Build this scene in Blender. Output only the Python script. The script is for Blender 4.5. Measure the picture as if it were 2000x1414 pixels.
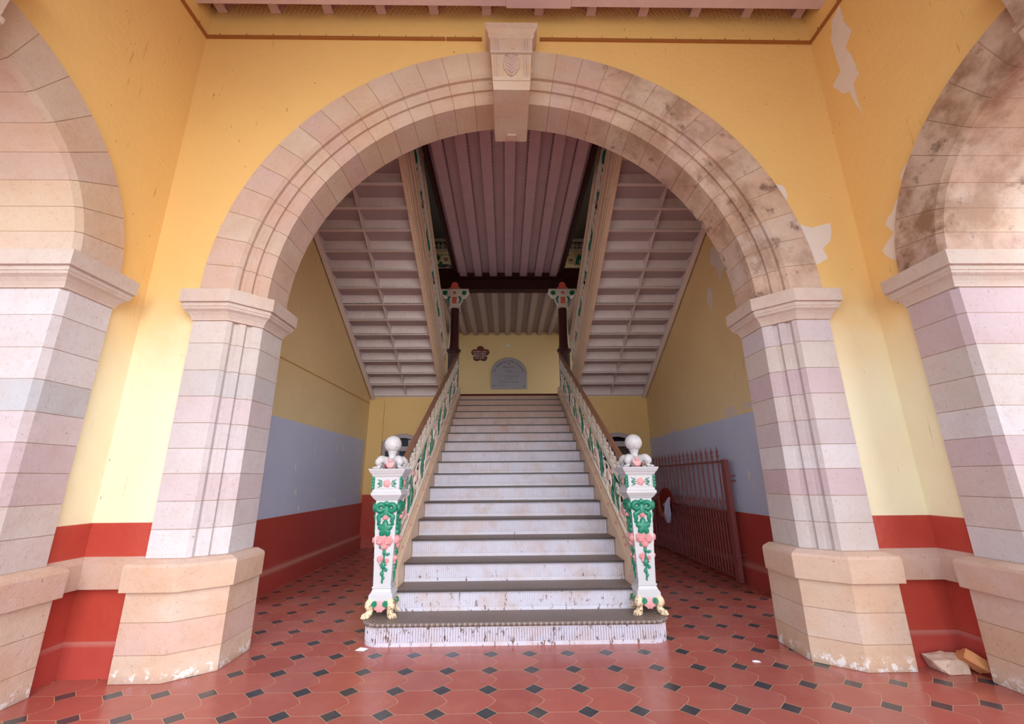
import bpy, math, random
from mathutils import Vector, Matrix
random.seed(7)
PI = math.pi
for o in list(bpy.data.objects):
    bpy.data.objects.remove(o, do_unlink=True)
S = bpy.context.scene
COL = S.collection

# ------------------------------------------------------------------ camera
cam = bpy.data.cameras.new('camera')
cam.sensor_width = 36.0
cam.lens = 834.763 * 36.0 / 2000.0
cam.clip_start = 0.05
camo = bpy.data.objects.new('camera', cam)
COL.objects.link(camo)
p_, y_, r_ = 0.266848, 0.0164171, -0.00816264
F = Vector((math.sin(y_) * math.cos(p_), math.cos(y_) * math.cos(p_), math.sin(p_)))
R0 = Vector((math.cos(y_), -math.sin(y_), 0))
U0 = R0.cross(F)
R = R0 * math.cos(r_) + U0 * math.sin(r_)
U = U0 * math.cos(r_) - R0 * math.sin(r_)
m = Matrix((R, U, -F)).transposed().to_4x4()
m.translation = Vector((-0.0871, 0, 1.35))
camo.matrix_world = m
S.camera = camo

# ------------------------------------------------------------------ sky, sun, exposure
w = bpy.data.worlds.new('overcast_sky')
S.world = w
w.use_nodes = True
bg = w.node_tree.nodes['Background']
bg.inputs[0].default_value = (0.80, 0.90, 1.0, 1)
bg.inputs[1].default_value = 0.95
# hazy sun, front right, very soft edged
sl = bpy.data.lights.new('hazy_sun', 'SUN'); sl.energy = 1.0; sl.angle = math.radians(55); sl.color = (1.0, 0.98, 0.96)
so = bpy.data.objects.new('hazy_sun', sl); COL.objects.link(so)
so.rotation_euler = (Vector((-0.30, 0.86, -0.38))).to_track_quat('-Z', 'Y').to_euler()
S.view_settings.view_transform = 'Standard'
S.view_settings.look = 'None'
S.view_settings.exposure = 1.55
S.view_settings.gamma = 1.0
S.view_settings.use_curve_mapping = False

# ------------------------------------------------------------------ helpers
def srgb(r, g, b):
    f = lambda c: c / 12.92 if c <= .04045 else ((c + .055) / 1.055) ** 2.4
    return (f(r / 255), f(g / 255), f(b / 255), 1)

class NT:
    def __init__(s, name):
        s.m = bpy.data.materials.new(name); s.m.use_nodes = True
        s.t = s.m.node_tree; s.n = s.t.nodes; s.b = s.n['Principled BSDF']
        s.pos = s.n.new('ShaderNodeNewGeometry').outputs['Position']
    def link(s, a, b): s.t.links.new(a, b)
    def setv(s, sock, v):
        if hasattr(v, 'is_output'): s.link(v, sock)
        else: sock.default_value = v
    def math(s, op, a, b=0.0, c=0.0, clamp=False):
        n = s.n.new('ShaderNodeMath'); n.operation = op; n.use_clamp = clamp
        for i, v in enumerate((a, b, c)): s.setv(n.inputs[i], v)
        return n.outputs[0]
    def mix(s, f, a, b, mode='MIX'):
        n = s.n.new('ShaderNodeMix'); n.data_type = 'RGBA'; n.blend_type = mode
        s.setv(n.inputs[0], f); s.setv(n.inputs[6], a); s.setv(n.inputs[7], b)
        return n.outputs[2]
    def noise(s, scale, detail=4, rough=.55, vec=None, sc3=None):
        n = s.n.new('ShaderNodeTexNoise'); n.inputs['Scale'].default_value = scale
        n.inputs['Detail'].default_value = detail; n.inputs['Roughness'].default_value = rough
        v = vec or s.pos
        if sc3:
            mp = s.n.new('ShaderNodeMapping'); mp.inputs['Scale'].default_value = sc3
            s.link(v, mp.inputs[0]); v = mp.outputs[0]
        s.link(v, n.inputs['Vector']); return n.outputs[0]
    def step(s, v, lo, hi):
        n = s.n.new('ShaderNodeMapRange'); n.interpolation_type = 'SMOOTHSTEP'
        s.setv(n.inputs[0], v); n.inputs[1].default_value = lo; n.inputs[2].default_value = hi
        return n.outputs[0]
    def xyz(s):
        n = s.n.new('ShaderNodeSeparateXYZ'); s.link(s.pos, n.inputs[0]); return n.outputs
    def attr(s, name='tint'):
        n = s.n.new('ShaderNodeAttribute'); n.attribute_name = name; return n.outputs['Fac']
    def ramp(s, v, stops, const=False):
        n = s.n.new('ShaderNodeValToRGB'); s.link(v, n.inputs[0]); e = n.color_ramp.elements
        if const: n.color_ramp.interpolation = 'CONSTANT'
        while len(e) < len(stops): e.new(.5)
        for k, (p, c) in enumerate(stops): e[k].position = p; e[k].color = c
        return n.outputs[0]
    def bump(s, h, dist, strength=1.0):
        n = s.n.new('ShaderNodeBump'); n.inputs['Distance'].default_value = dist
        n.inputs['Strength'].default_value = strength
        s.link(h, n.inputs['Height']); s.link(n.outputs[0], s.b.inputs['Normal'])
    def out(s, col, rough=.6, metal=0, spec=.5):
        s.setv(s.b.inputs['Base Color'], col); s.setv(s.b.inputs['Roughness'], rough)
        s.b.inputs['Metallic'].default_value = metal
        s.b.inputs['Specular IOR Level'].default_value = spec
        return s.m

def scale_c(c, k): return (c[0] * k, c[1] * k, c[2] * k, 1)
def paint(name, c, var=.12, ns=5, rough=.55, bump=.002, bs=60, wear=None, wlo=.62, whi=.7, wscale=18, spec=.5):
    t = NT(name)
    n = t.noise(ns)
    col = t.mix(n, scale_c(c, 1 - var), scale_c(c, 1 + var))
    if wear: col = t.mix(t.step(t.noise(wscale, 6, .65), wlo, whi), col, wear)
    if bump: t.bump(t.noise(bs, 5), bump)
    return t.out(col, rough, 0, spec)

def stone(name, stops, stain=False, salt=False, warm=.4):
    t = NT(name)
    col = t.ramp(t.attr(), stops)
    col = t.mix(t.step(t.noise(3.2, 5), .3, .75), col, t.mix(warm, col, srgb(196, 150, 116)))
    col = t.mix(t.math('MULTIPLY', t.step(t.noise(1.9, 7, .7), .45, .7), .35), col, t.mix(.5, col, srgb(164, 130, 110)))
    col = t.mix(t.math('MULTIPLY', t.step(t.noise(26, 6, .7), .5, .75), .25), col, srgb(150, 120, 105))
    col = t.mix(t.step(t.noise(60, 2, .5), .70, .76), col, srgb(150, 125, 110))
    x, y, z = t.xyz()
    if stain:
        f = t.math('MULTIPLY', t.math('ADD', t.math('MULTIPLY', t.step(x, .3, 1.5), .8), t.math('MULTIPLY', t.math('MULTIPLY', t.step(x, 2.9, 3.2), .5), t.step(x, 3.40, 3.31))), t.step(t.noise(2.6, 7, .62), .40, .66))
        col = t.mix(t.math('MULTIPLY', f, .85), col, srgb(148, 112, 88))
        col = t.mix(t.math('MULTIPLY', t.step(t.noise(4.5, 7, .68), .56, .68), t.math('MULTIPLY', t.step(x, .3, 1.6), .8)), col, srgb(104, 80, 66))
    if salt:
        f = t.math('MULTIPLY', t.step(z, .12, .02), t.step(t.noise(13, 6, .7), .525, .575))
        col = t.mix(f, col, srgb(238, 236, 236))
        f = t.step(z, .07, .0)
        col = t.mix(t.math('MULTIPLY', f, .4), col, srgb(150, 120, 110))
    joint = t.step(t.attr('joint'), .35, .65)
    col = t.mix(t.math('MULTIPLY', joint, .5), col, srgb(168, 136, 106))
    h = t.math('ADD', t.noise(70, 6, .7), t.math('MULTIPLY', t.noise(9, 3), 2.0))
    t.bump(h, .004)
    return t.out(col, .72, 0, .3)

ST_COOL = [(0, srgb(194, 182, 186)), (.25, srgb(208, 202, 206)), (.5, srgb(192, 172, 178)), (.75, srgb(202, 190, 186)), (1, srgb(184, 182, 188))]
ST_WARM = [(0, srgb(206, 178, 162)), (.25, srgb(208, 188, 170)), (.5, srgb(200, 172, 162)), (.75, srgb(210, 184, 158)), (1, srgb(202, 184, 174))]
ST_MID = [(0, srgb(200, 182, 174)), (1, srgb(206, 192, 182))]
ST_BASE = [(0, srgb(206, 176, 156)), (.25, srgb(208, 186, 170)), (.5, srgb(204, 174, 166)), (.75, srgb(206, 178, 156)), (1, srgb(208, 192, 178))]
M = {}
M['stone_cool'] = stone('dressed_pinkish_stone', ST_COOL, warm=.12)
M['stone_mid'] = stone('dressed_capital_stone', ST_MID, warm=.25)
M['stone_warm'] = stone('dressed_warm_stone', ST_WARM, stain=True)
M['stone_base'] = stone('dressed_tan_stone', ST_BASE, salt=True, warm=.5)

def wall_paint(name, red_top=None, two_tone=True, hi=srgb(234, 192, 122), lo=srgb(234, 224, 192)):
    t = NT(name); x, y, z = t.xyz()
    n = t.noise(1.6, 4)
    if two_tone:
        f = t.step(t.math('ADD', z, t.math('MULTIPLY', t.noise(4, 4), .5)), 2.2, 3.5)
        col = t.mix(f, lo, hi)
    else: col = t.mix(0.0, hi, hi)
    col = t.mix(t.math('MULTIPLY', t.step(n, .4, .8), .35), col, t.mix(.30, col, srgb(200, 146, 88)))
    streak = t.step(t.noise(9, 5, .6, sc3=(2.2, 2.2, .22)), .66, .74)
    col = t.mix(t.math('MULTIPLY', streak, .45), col, srgb(150, 104, 52))
    dots = t.step(t.noise(30, 2, .5, sc3=(1, 1, .45)), .755, .78)
    col = t.mix(t.math('MULTIPLY', dots, .7), col, srgb(100, 66, 40))
    rough = .62
    if red_top is not None:
        red = t.mix(t.noise(3, 4), srgb(172, 62, 50), srgb(184, 74, 60))
        red = t.mix(t.math('MULTIPLY', t.step(t.noise(22, 6, .7), .66, .72), t.step(z, 1.0, .1)), red, srgb(206, 170, 164))
        red = t.mix(t.math('MULTIPLY', t.step(z, .30, .0), .3), red, srgb(176, 120, 112))
        f = t.step(z, red_top + .004, red_top - .004)
        col = t.mix(f, col, red)
        rough = t.math('SUBTRACT', .62, t.math('MULTIPLY', f, .30))
    t.bump(t.noise(14, 5), .006)
    return t.out(col, rough)
M['wall'] = wall_paint('yellow_limewash_over_red_dado', 1.044)
M['wall_plain'] = wall_paint('yellow_limewash', None)
M['hall_wall'] = wall_paint('ochre_hall_paint_over_red_dado', .885, True, srgb(230, 200, 146), srgb(236, 218, 172))
M['hall_back'] = wall_paint('ochre_back_wall_paint', 1.05, False, srgb(230, 194, 128))
M['landing_wall'] = wall_paint('ochre_landing_paint', None, False, srgb(214, 184, 132))
M['peel'] = paint('bare_plaster_patch', srgb(226, 212, 202), .06, 8, .8)
M['red'] = None
t = NT('red_skirting_paint'); x, y, z = t.xyz()
c = t.mix(t.noise(3, 4), srgb(168, 62, 54), srgb(184, 78, 70))
c = t.mix(t.math('MULTIPLY', t.step(t.noise(12, 5, .6, sc3=(4, 4, .6)), .62, .75), .5), c, srgb(196, 130, 122))
led = t.math('MULTIPLY', t.step(z, .19, .225), t.step(z, .30, .25))
c = t.mix(t.math('MULTIPLY', led, .55), c, srgb(190, 136, 126))
M['red'] = t.out(c, .4)

def floor_mat():
    t = NT('red_cement_tiles_with_black_insets'); x, y, z = t.xyz()
    px, py, d = .3072, .2975, .0700
    u = t.math('DIVIDE', t.math('SUBTRACT', x, -1.438), px)
    v = t.math('DIVIDE', t.math('SUBTRACT', y, 3.018), py)
    fv = t.math('FRACT', t.math('ADD', v, 100.0))            # 0..1 between rows
    fu = t.math('FRACT', t.math('ADD', u, 100.5))
    du = t.math('MULTIPLY', t.math('SUBTRACT', fu, .5), px)      # metres from column of insets
    vm = t.math('MULTIPLY', fv, py)
    dv = t.math('MINIMUM', vm, t.math('SUBTRACT', py, vm))
    diam = t.math('ADD', t.math('ABSOLUTE', du), dv)
    black = t.step(diam, d + .001, d - .001)
    # chevron bulge (to +x) between insets
    wv = t.math('SUBTRACT', dv, d)
    bul = t.math('MAXIMUM', t.math('SUBTRACT', wv, t.math('MULTIPLY', t.math('MULTIPLY', wv, wv), 4.0)), 0.0)
    # tile id uses the bulged edge
    us = t.math('SUBTRACT', u, t.math('DIVIDE', bul, px))
    edge = t.math('MULTIPLY', t.math('ABSOLUTE', t.math('SUBTRACT', t.math('FRACT', t.math('ADD', us, 100.5)), .5)), px)
    g1 = t.step(edge, .0034, .0018)
    g2 = t.math('MULTIPLY', t.step(dv, .0030, .0016), t.step(diam, d - .001, d + .001))
    g3 = t.step(t.math('ABSOLUTE', t.math('SUBTRACT', diam, d)), .0042, .0026)
    inb = t.math('SUBTRACT', 1.0, black)
    grout = t.math('MAXIMUM', t.math('MULTIPLY', g1, inb), t.math('MAXIMUM', g2, g3))
    cb = t.n.new('ShaderNodeCombineXYZ')
    t.link(t.math('FLOOR', us), cb.inputs[0]); t.link(t.math('FLOOR', v), cb.inputs[1])
    wn = t.n.new('ShaderNodeTexWhiteNoise'); t.link(cb.outputs[0], wn.inputs['Vector'])
    red = t.ramp(wn.outputs['Value'], [(0, srgb(162, 82, 74)), (.5, srgb(174, 92, 82)), (1, srgb(166, 96, 90))])
    red = t.mix(t.math('MULTIPLY', t.step(t.noise(5, 6, .6), .45, .8), .35), red, srgb(196, 122, 104))
    blk = t.mix(t.noise(6), srgb(44, 46, 54), srgb(74, 74, 82))
    col = t.mix(black, red, blk)
    col = t.mix(t.math('MULTIPLY', grout, .8), col, srgb(206, 160, 130))
    dust = t.step(t.noise(1.3, 6, .65), .45, .8)
    col = t.mix(t.math('MULTIPLY', dust, .22), col, srgb(190, 160, 145))
    t.bump(t.math('MULTIPLY', grout, -1.0), .0012)
    rough = t.math('ADD', .13, t.math('MULTIPLY', t.noise(4, 5), .24))
    return t.out(col, rough)
M['floor'] = floor_mat()
M['ground'] = paint('pale_dry_earth', srgb(222, 212, 198), .06, 2, .9)
M['riser'] = None
t = NT('chipped_white_lilac_iron_paint'); x, y, z = t.xyz()
c = t.mix(t.noise(3), srgb(190, 186, 202), srgb(202, 197, 208))
c = t.mix(t.math('MULTIPLY', t.step(t.noise(4, 6, .65), .42, .72), .6), c, srgb(186, 158, 144))
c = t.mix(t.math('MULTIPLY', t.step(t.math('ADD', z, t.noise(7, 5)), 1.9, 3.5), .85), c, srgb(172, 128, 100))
c = t.mix(t.step(t.math('ADD', t.noise(26, 6, .7, sc3=(1, 1, .5)), t.math('MULTIPLY', t.step(z, .9, .0), .10)), .665, .71), c, srgb(112, 82, 74))
t.bump(t.noise(60, 4), .0015)
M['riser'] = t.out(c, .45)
def tread_mat(name, a, b):
    t = NT(name); x, y, z = t.xyz(); k = 1 / .046
    p = t.math('FRACT', t.math('ADD', t.math('MULTIPLY', t.math('ADD', x, y), k), 200.0))
    q = t.math('FRACT', t.math('ADD', t.math('MULTIPLY', t.math('SUBTRACT', x, y), k), 200.0))
    h = t.math('MAXIMUM', t.math('ABSOLUTE', t.math('SUBTRACT', p, .5)), t.math('ABSOLUTE', t.math('SUBTRACT', q, .5)))
    rib = t.step(h, .26, .40)
    col = t.mix(t.noise(4), scale_c(a, .85), scale_c(a, 1.15))
    col = t.mix(rib, b, col)
    t.bump(rib, .004)
    return t.out(col, .5)
M['tread'] = tread_mat('worn_diamond_iron_tread', srgb(140, 122, 114), srgb(98, 84, 80))
M['nosing'] = paint('nosing_iron_with_lip_shade', srgb(58, 47, 46), .15, 9, .5, 0)  # iron tread edge, darkened to paint in the shadow gap under the lip
M['oxblood'] = paint('matt_oxblood_paint', srgb(84, 34, 28), .1, 6, .8, 0, spec=.1)
M['shade_strip'] = paint('trough_slope_shade_paint', srgb(118, 86, 94), .15, 6, .6, 0)  # shade of the trough slopes, painted as a darker tone
M['lilac_tread'] = tread_mat('lilac_painted_diamond_iron', srgb(206, 186, 190), srgb(160, 138, 144))
M['lilac'] = paint('lilac_iron_paint', srgb(224, 209, 207), .1, 5, .5, .001, 40, srgb(120, 92, 84), .68, .74)
M['lilac_dark'] = paint('mauve_trough_decking_paint', srgb(202, 170, 180), .14, 4, .5, .001)
M['gallery'] = paint('brownish_trough_decking_paint', srgb(150, 130, 124), .14, 4, .5, .001)
M['cream'] = paint('cream_iron_paint', srgb(228, 218, 206), .08, 9, .45, .001, 50, srgb(150, 112, 90), .66, .74, 30)
M['beige'] = paint('beige_string_paint', srgb(218, 188, 162), .12, 6, .5, .001, 40, srgb(160, 122, 94), .6, .74, 14)
M['white'] = paint('glossy_white_enamel', srgb(192, 191, 195), .04, 8, .3, .0006, 40, srgb(120, 104, 96), .74, .78, 40)
M['worn_white'] = paint('chipped_white_enamel', srgb(192, 189, 192), .05, 8, .45, .0012, 60, srgb(128, 112, 100), .60, .66, 42)
M['paw'] = paint('rust_stained_paw_paint', srgb(222, 202, 172), .12, 14, .55, .003, 60, srgb(150, 104, 60), .52, .62, 34)
M['green'] = paint('emerald_enamel', srgb(18, 122, 94), .22, 20, .3, .001, 40)
M['pink'] = paint('pink_enamel', srgb(216, 150, 152), .12, 22, .4, .001, 40, srgb(236, 200, 196), .6, .72, 50)
M['orange'] = paint('salmon_enamel', srgb(230, 104, 84), .1, 12, .45, 0)
M['brown_rail'] = paint('brown_varnished_rail', srgb(132, 92, 72), .2, 6, .38, .001, 40, srgb(176, 140, 118), .62, .75, 20)
M['maroon'] = paint('dark_maroon_gloss', srgb(66, 26, 24), .15, 4, .3, 0)
M['girder'] = paint('matt_dark_maroon_iron', srgb(58, 24, 24), .12, 5, .6, 0, spec=.2)
M['gate'] = paint('oxide_red_iron_paint', srgb(140, 78, 78), .12, 10, .45, .001)
M['batten'] = paint('brown_wood_batten', srgb(158, 98, 44), .15, 9, .6, .001)
M['iron'] = paint('dark_nail_iron', srgb(60, 44, 36), .1, 9, .5, 0)
M['joist'] = paint('mauve_ceiling_paint', srgb(214, 188, 192), .1, 4, .6, .002, 30, srgb(120, 74, 62), .66, .74)
M['brickvault'] = None
t = NT('mauve_brick_vault'); x, y, z = t.xyz()
c = t.mix(t.noise(5), srgb(196, 150, 142), srgb(170, 120, 110)); M['brickvault'] = t.out(c, .8)
M['blue'] = None
t = NT('pale_blue_notice_paint'); x, y, z = t.xyz()
c = t.mix(t.noise(2.5, 5), srgb(190, 204, 242), srgb(208, 216, 240))
gy = t.math('ABSOLUTE', t.math('SUBTRACT', t.math('FRACT', t.math('MULTIPLY', y, 2.1)), .5))
gz = t.math('ABSOLUTE', t.math('SUBTRACT', t.math('FRACT', t.math('MULTIPLY', z, 3.1)), .5))
gl = t.math('MULTIPLY', t.step(t.math('MAXIMUM', gy, gz), .485, .495), t.step(t.noise(3), .45, .6))
c = t.mix(t.math('MULTIPLY', gl, .6), c, srgb(222, 222, 230))
c = t.mix(t.step(t.noise(16, 6, .65), .66, .72), c, srgb(168, 158, 160))
M['blue'] = t.out(c, .5)
M['granite'] = paint('grey_marble', srgb(150, 142, 146), .1, 6, .4, 0)
M['letter'] = paint('dark_incised_lettering', srgb(104, 92, 94), .05, 6, .7, 0)
M['sign'] = paint('chocolate_sign_paint', srgb(92, 42, 30), .08, 6, .5, 0)
M['signtext'] = paint('pale_pink_lettering', srgb(226, 196, 190), .03, 6, .6, 0)
M['greywood'] = paint('grey_painted_joinery', srgb(178, 166, 172), .1, 6, .5, 0)
t = NT('dark_bluish_glass'); M['glass'] = t.out(srgb(44, 54, 74), .08)
M['mesh'] = paint('galvanised_mesh_wire', srgb(150, 132, 120), .1, 9, .5, 0)
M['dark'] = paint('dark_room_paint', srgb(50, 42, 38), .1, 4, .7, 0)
M['bag'] = paint('thin_white_plastic', srgb(206, 212, 242), .04, 9, .35, 0)
M['cloth'] = paint('dark_red_cloth', srgb(134, 26, 22), .2, 30, .85, .002, 120)
M['clothtrim'] = paint('ochre_woven_border', srgb(186, 120, 84), .2, 30, .85, .002, 120)
M['brick'] = paint('broken_tan_brick', srgb(204, 140, 92), .16, 9, .85, .006, 26, srgb(150, 110, 90), .6, .72)
M['rock'] = paint('broken_pinkish_rubble', srgb(214, 186, 168), .16, 9, .85, .008, 26, srgb(170, 130, 112), .6, .72)
M['net'] = paint('pale_net_twine', srgb(226, 206, 180), .05, 6, .7, 0)
M['plastic'] = paint('white_switch_plastic', srgb(214, 216, 224), .03, 6, .4, 0)
M['paper'] = paint('torn_white_paper', srgb(226, 226, 234), .03, 6, .6, 0)
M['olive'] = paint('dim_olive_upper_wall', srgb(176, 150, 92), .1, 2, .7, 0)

class MB:
    """collects polygons; build() links them as one mesh object"""
    def __init__(s): s.v = []; s.f = []; s.t = []; s.j = []
    def add(s, verts, faces, tint=.5, joint=0.0):
        k = len(s.v); s.v += [tuple(v) for v in verts]
        for i, f in enumerate(faces):
            s.f.append(tuple(k + q for q in f))
            s.t.append(tint[i] if isinstance(tint, list) else tint)
            s.j.append(joint[i] if isinstance(joint, list) else joint)
        return s
    def box(s, x0, x1, y0, y1, z0, z1, tint=.5):
        v = [(x0, y0, z0), (x1, y0, z0), (x1, y1, z0), (x0, y1, z0), (x0, y0, z1), (x1, y0, z1), (x1, y1, z1), (x0, y1, z1)]
        return s.add(v, [(0, 3, 2, 1), (4, 5, 6, 7), (0, 1, 5, 4), (1, 2, 6, 5), (2, 3, 7, 6), (3, 0, 4, 7)], tint)
    def loft(s, rings, closed=True, cap=True, tint=.5, joint=0.0):
        n = len(rings[0]); v = [p for r in rings for p in r]; f = []; tt = []; jj = []
        for i in range(len(rings) - 1):
            for k in range(n if closed else n - 1):
                a = i * n + k; b = i * n + (k + 1) % n
                f.append((a, b, b + n, a + n))
                tt.append(tint[i] if isinstance(tint, list) else tint)
                jj.append(joint[i] if isinstance(joint, list) else joint)
        if cap:
            f.append(tuple(range(n - 1, -1, -1))); tt.append(tint[0] if isinstance(tint, list) else tint); jj.append(0.0)
            f.append(tuple((len(rings) - 1) * n + k for k in range(n))); tt.append(tint[-1] if isinstance(tint, list) else tint); jj.append(0.0)
        return s.add(v, f, tt, jj)
    def prism(s, poly, axis, a, b, tint=.5):
        """poly of 2-D points extruded along axis 'x','y','z'"""
        g = {'x': lambda p, c: (c, p[0], p[1]), 'y': lambda p, c: (p[0], c, p[1]), 'z': lambda p, c: (p[0], p[1], c)}[axis]
        return s.loft([[g(p, a) for p in poly], [g(p, b) for p in poly]], True, True, tint)
    def tube(s, pts, rad, n=8, cap=True, flat=None, up=None):
        pts = [Vector(p) for p in pts]; rings = []
        if 4 <= len(pts) <= 10:                      # round the polyline (Catmull-Rom)
            P = []; Q = []; r_ = rad if isinstance(rad, (list, tuple)) else [rad] * len(pts)
            for i in range(len(pts) - 1):
                a, b_, c, d = pts[max(i - 1, 0)], pts[i], pts[i + 1], pts[min(i + 2, len(pts) - 1)]
                for k in range(4):
                    u = k / 4; P.append(.5 * (2 * b_ + (c - a) * u + (2 * a - 5 * b_ + 4 * c - d) * u * u + (3 * b_ - a - 3 * c + d) * u ** 3)); Q.append(r_[i] + (r_[i + 1] - r_[i]) * u)
            pts = P + [pts[-1]]; rad = Q + [r_[-1]]
        N = None
        for i, p in enumerate(pts):
            d = (pts[min(i + 1, len(pts) - 1)] - pts[max(i - 1, 0)]).normalized()
            if N is None:
                N = Vector(up) if up else (Vector((0, 0, 1)) if abs(d.z) < .9 else Vector((1, 0, 0)))
            N = (N - d * N.dot(d))
            if N.length < 1e-6: N = d.orthogonal()
            N.normalize(); B = d.cross(N)
            r = rad[i] if isinstance(rad, (list, tuple)) else rad
            e = flat or 1.0
            rings.append([p + N * (r * math.cos(2 * PI * k / n)) + B * (r * e * math.sin(2 * PI * k / n)) for k in range(n)])
        return s.loft(rings, True, cap)
    def lathe(s, prof, n=24, c=(0, 0, 0), sides=None):
        rings = []
        for r, z in prof:
            rings.append([(c[0] + r * math.cos(2 * PI * k / n + (PI / n if sides else 0)), c[1] + r * math.sin(2 * PI * k / n + (PI / n if sides else 0)), c[2] + z) for k in range(n)])
        return s.loft(rings)
    def ball(s, c, rx, ry=None, rz=None, n=12, m=8, fn=None):
        ry = ry or rx; rz = rz or rx; rings = []
        for i in range(m + 1):
            ph = -PI / 2 + PI * min(max(i / m, .02), .98)
            rr = []
            for k in range(n):
                th = 2 * PI * k / n
                q = fn(th, ph) if fn else 1
                rr.append((c[0] + rx * q * math.cos(ph) * math.cos(th), c[1] + ry * q * math.cos(ph) * math.sin(th), c[2] + rz * q * math.sin(ph)))
            rings.append(rr)
        return s.loft(rings)
    def xf(s, mat, start=0):
        for i in range(start, len(s.v)): s.v[i] = tuple(mat @ Vector(s.v[i]))
        return s
    def mesh(s, name, mat, smooth=False):
        me = bpy.data.meshes.new(name); me.from_pydata(s.v, [], s.f); me.update()
        me.materials.append(mat)
        a = me.attributes.new('tint', 'FLOAT', 'FACE'); a.data.foreach_set('value', s.t)
        a = me.attributes.new('joint', 'FLOAT', 'FACE'); a.data.foreach_set('value', s.j)
        import bmesh
        bm = bmesh.new(); bm.from_mesh(me); bmesh.ops.recalc_face_normals(bm, faces=bm.faces[:]); bm.to_mesh(me); bm.free()
        if smooth:
            me.shade_smooth()
            me.set_sharp_from_angle(angle=math.radians(smooth if smooth is not True else 45))
        return me
    def build(s, name, mat, parent=None, smooth=False):
        return place(name, s.mesh(name, mat, smooth), parent)

def place(name, me, parent=None, loc=None):
    o = bpy.data.objects.new(name, me); COL.objects.link(o)
    if parent: o.parent = parent
    if loc: o.location = loc
    return o
def tag(o, label, cat, group=None, kind=None):
    if label: o['label'] = label
    if cat: o['category'] = cat
    if group: o['group'] = group
    if kind: o['kind'] = kind
    return o
def thing(name, label, cat, loc=(0, 0, 0), group=None):
    o = bpy.data.objects.new(name, None); COL.objects.link(o); o.location = loc
    o.empty_display_size = .1
    return tag(o, label, cat, group)
def struct(name, mb, mat, smooth=False, label=None):
    o = mb.build(name, mat, None, smooth); o['kind'] = 'structure'
    if label: o['label'] = label
    return o
def rel(mb, loc):
    for i, v in enumerate(mb.v): mb.v[i] = (v[0] - loc[0], v[1] - loc[1], v[2] - loc[2])
    return mb
def clone(o, parent=None, loc=None, rz=None):
    c = o.copy(); COL.objects.link(c); c.parent = parent
    if loc is not None: c.location = loc
    if rz is not None: c.rotation_euler = (0, 0, rz)
    for ch in o.children: clone(ch, c)
    return c

def offset_open(P, d):
    """offset an open plan polyline to its left-hand normals by d"""
    n = len(P); out = []
    for i in range(n):
        ds = []
        if i > 0: ds.append((P[i][0] - P[i - 1][0], P[i][1] - P[i - 1][1]))
        if i < n - 1: ds.append((P[i + 1][0] - P[i][0], P[i + 1][1] - P[i][1]))
        ns = []
        for dx, dy in ds:
            l = math.hypot(dx, dy); ns.append((-dy / l, dx / l))
        if len(ns) == 1: nx, ny = ns[0]; k = 1
        else:
            nx, ny = ns[0][0] + ns[1][0], ns[0][1] + ns[1][1]; l = math.hypot(nx, ny); nx /= l; ny /= l
            k = 1 / max(.3, nx * ns[0][0] + ny * ns[0][1])
        out.append((P[i][0] + nx * d * k, P[i][1] + ny * d * k))
    return out

# ================================================================== SETTING
ZC, RO, RI = 2.97, 2.807, 2.313       # arch spring centre, outer and inner radius
YW, XW = 3.589, 3.31
b = MB(); b.add([(-9, -1.2, 0), (9, -1.2, 0), (9, 16, 0), (-9, 16, 0), (-9, -1.2, -.4), (9, -1.2, -.4), (9, 16, -.4), (-9, 16, -.4)],
      [(0, 1, 2, 3), (7, 6, 5, 4), (0, 4, 5, 1), (1, 5, 6, 2), (2, 6, 7, 3), (3, 7, 4, 0)])
struct('floor', b, M['floor'], label='red cement tile floor with small black square insets')
b = MB(); b.box(-60, 60, -60, 60, -.6, -.45); struct('ground', b, M['ground'])

# arch wall with round opening
def arch_wall(name, x1, zt, y0, y1, r, mat):
    b = MB(); N = 48
    arc = [(r * math.cos(PI * k / N), ZC + r * math.sin(PI * k / N)) for k in range(N + 1)]   # right -> left
    top = [(max(-x1, min(x1, x1 * 1.0 - 2 * x1 * k / N)), zt) for k in range(N + 1)]
    for Y, flip in ((y0, 0), (y1, 1)):
        for k in range(N):
            q = [(arc[k][0], Y, arc[k][1]), (top[k][0], Y, top[k][1]), (top[k + 1][0], Y, top[k + 1][1]), (arc[k + 1][0], Y, arc[k + 1][1])]
            b.add(q, [(0, 1, 2, 3)])
        for s in (-1, 1):
            b.add([(s * r, Y, 0), (s * x1, Y, 0), (s * x1, Y, ZC), (s * r, Y, ZC)], [(0, 1, 2, 3)])
            b.add([(s * r, Y, ZC), (s * x1, Y, ZC), (s * x1, Y, zt)], [(0, 1, 2)])
    for k in range(N):
        b.add([(arc[k][0], y0, arc[k][1]), (arc[k + 1][0], y0, arc[k + 1][1]), (arc[k + 1][0], y1, arc[k + 1][1]), (arc[k][0], y1, arc[k][1])], [(0, 1, 2, 3)])
    for s in (-1, 1):
        b.add([(s * r, y0, 0), (s * r, y1, 0), (s * r, y1, ZC), (s * r, y0, ZC)], [(0, 1, 2, 3)])
    return struct(name, b, mat)
arch_wall('wall_front', XW + .3, 6.7, YW, 4.06, RO, M['wall'])
arch_wall('wall_back', XW + .3, 6.7, -.38, .10, 3.05, M['wall'])

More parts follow.
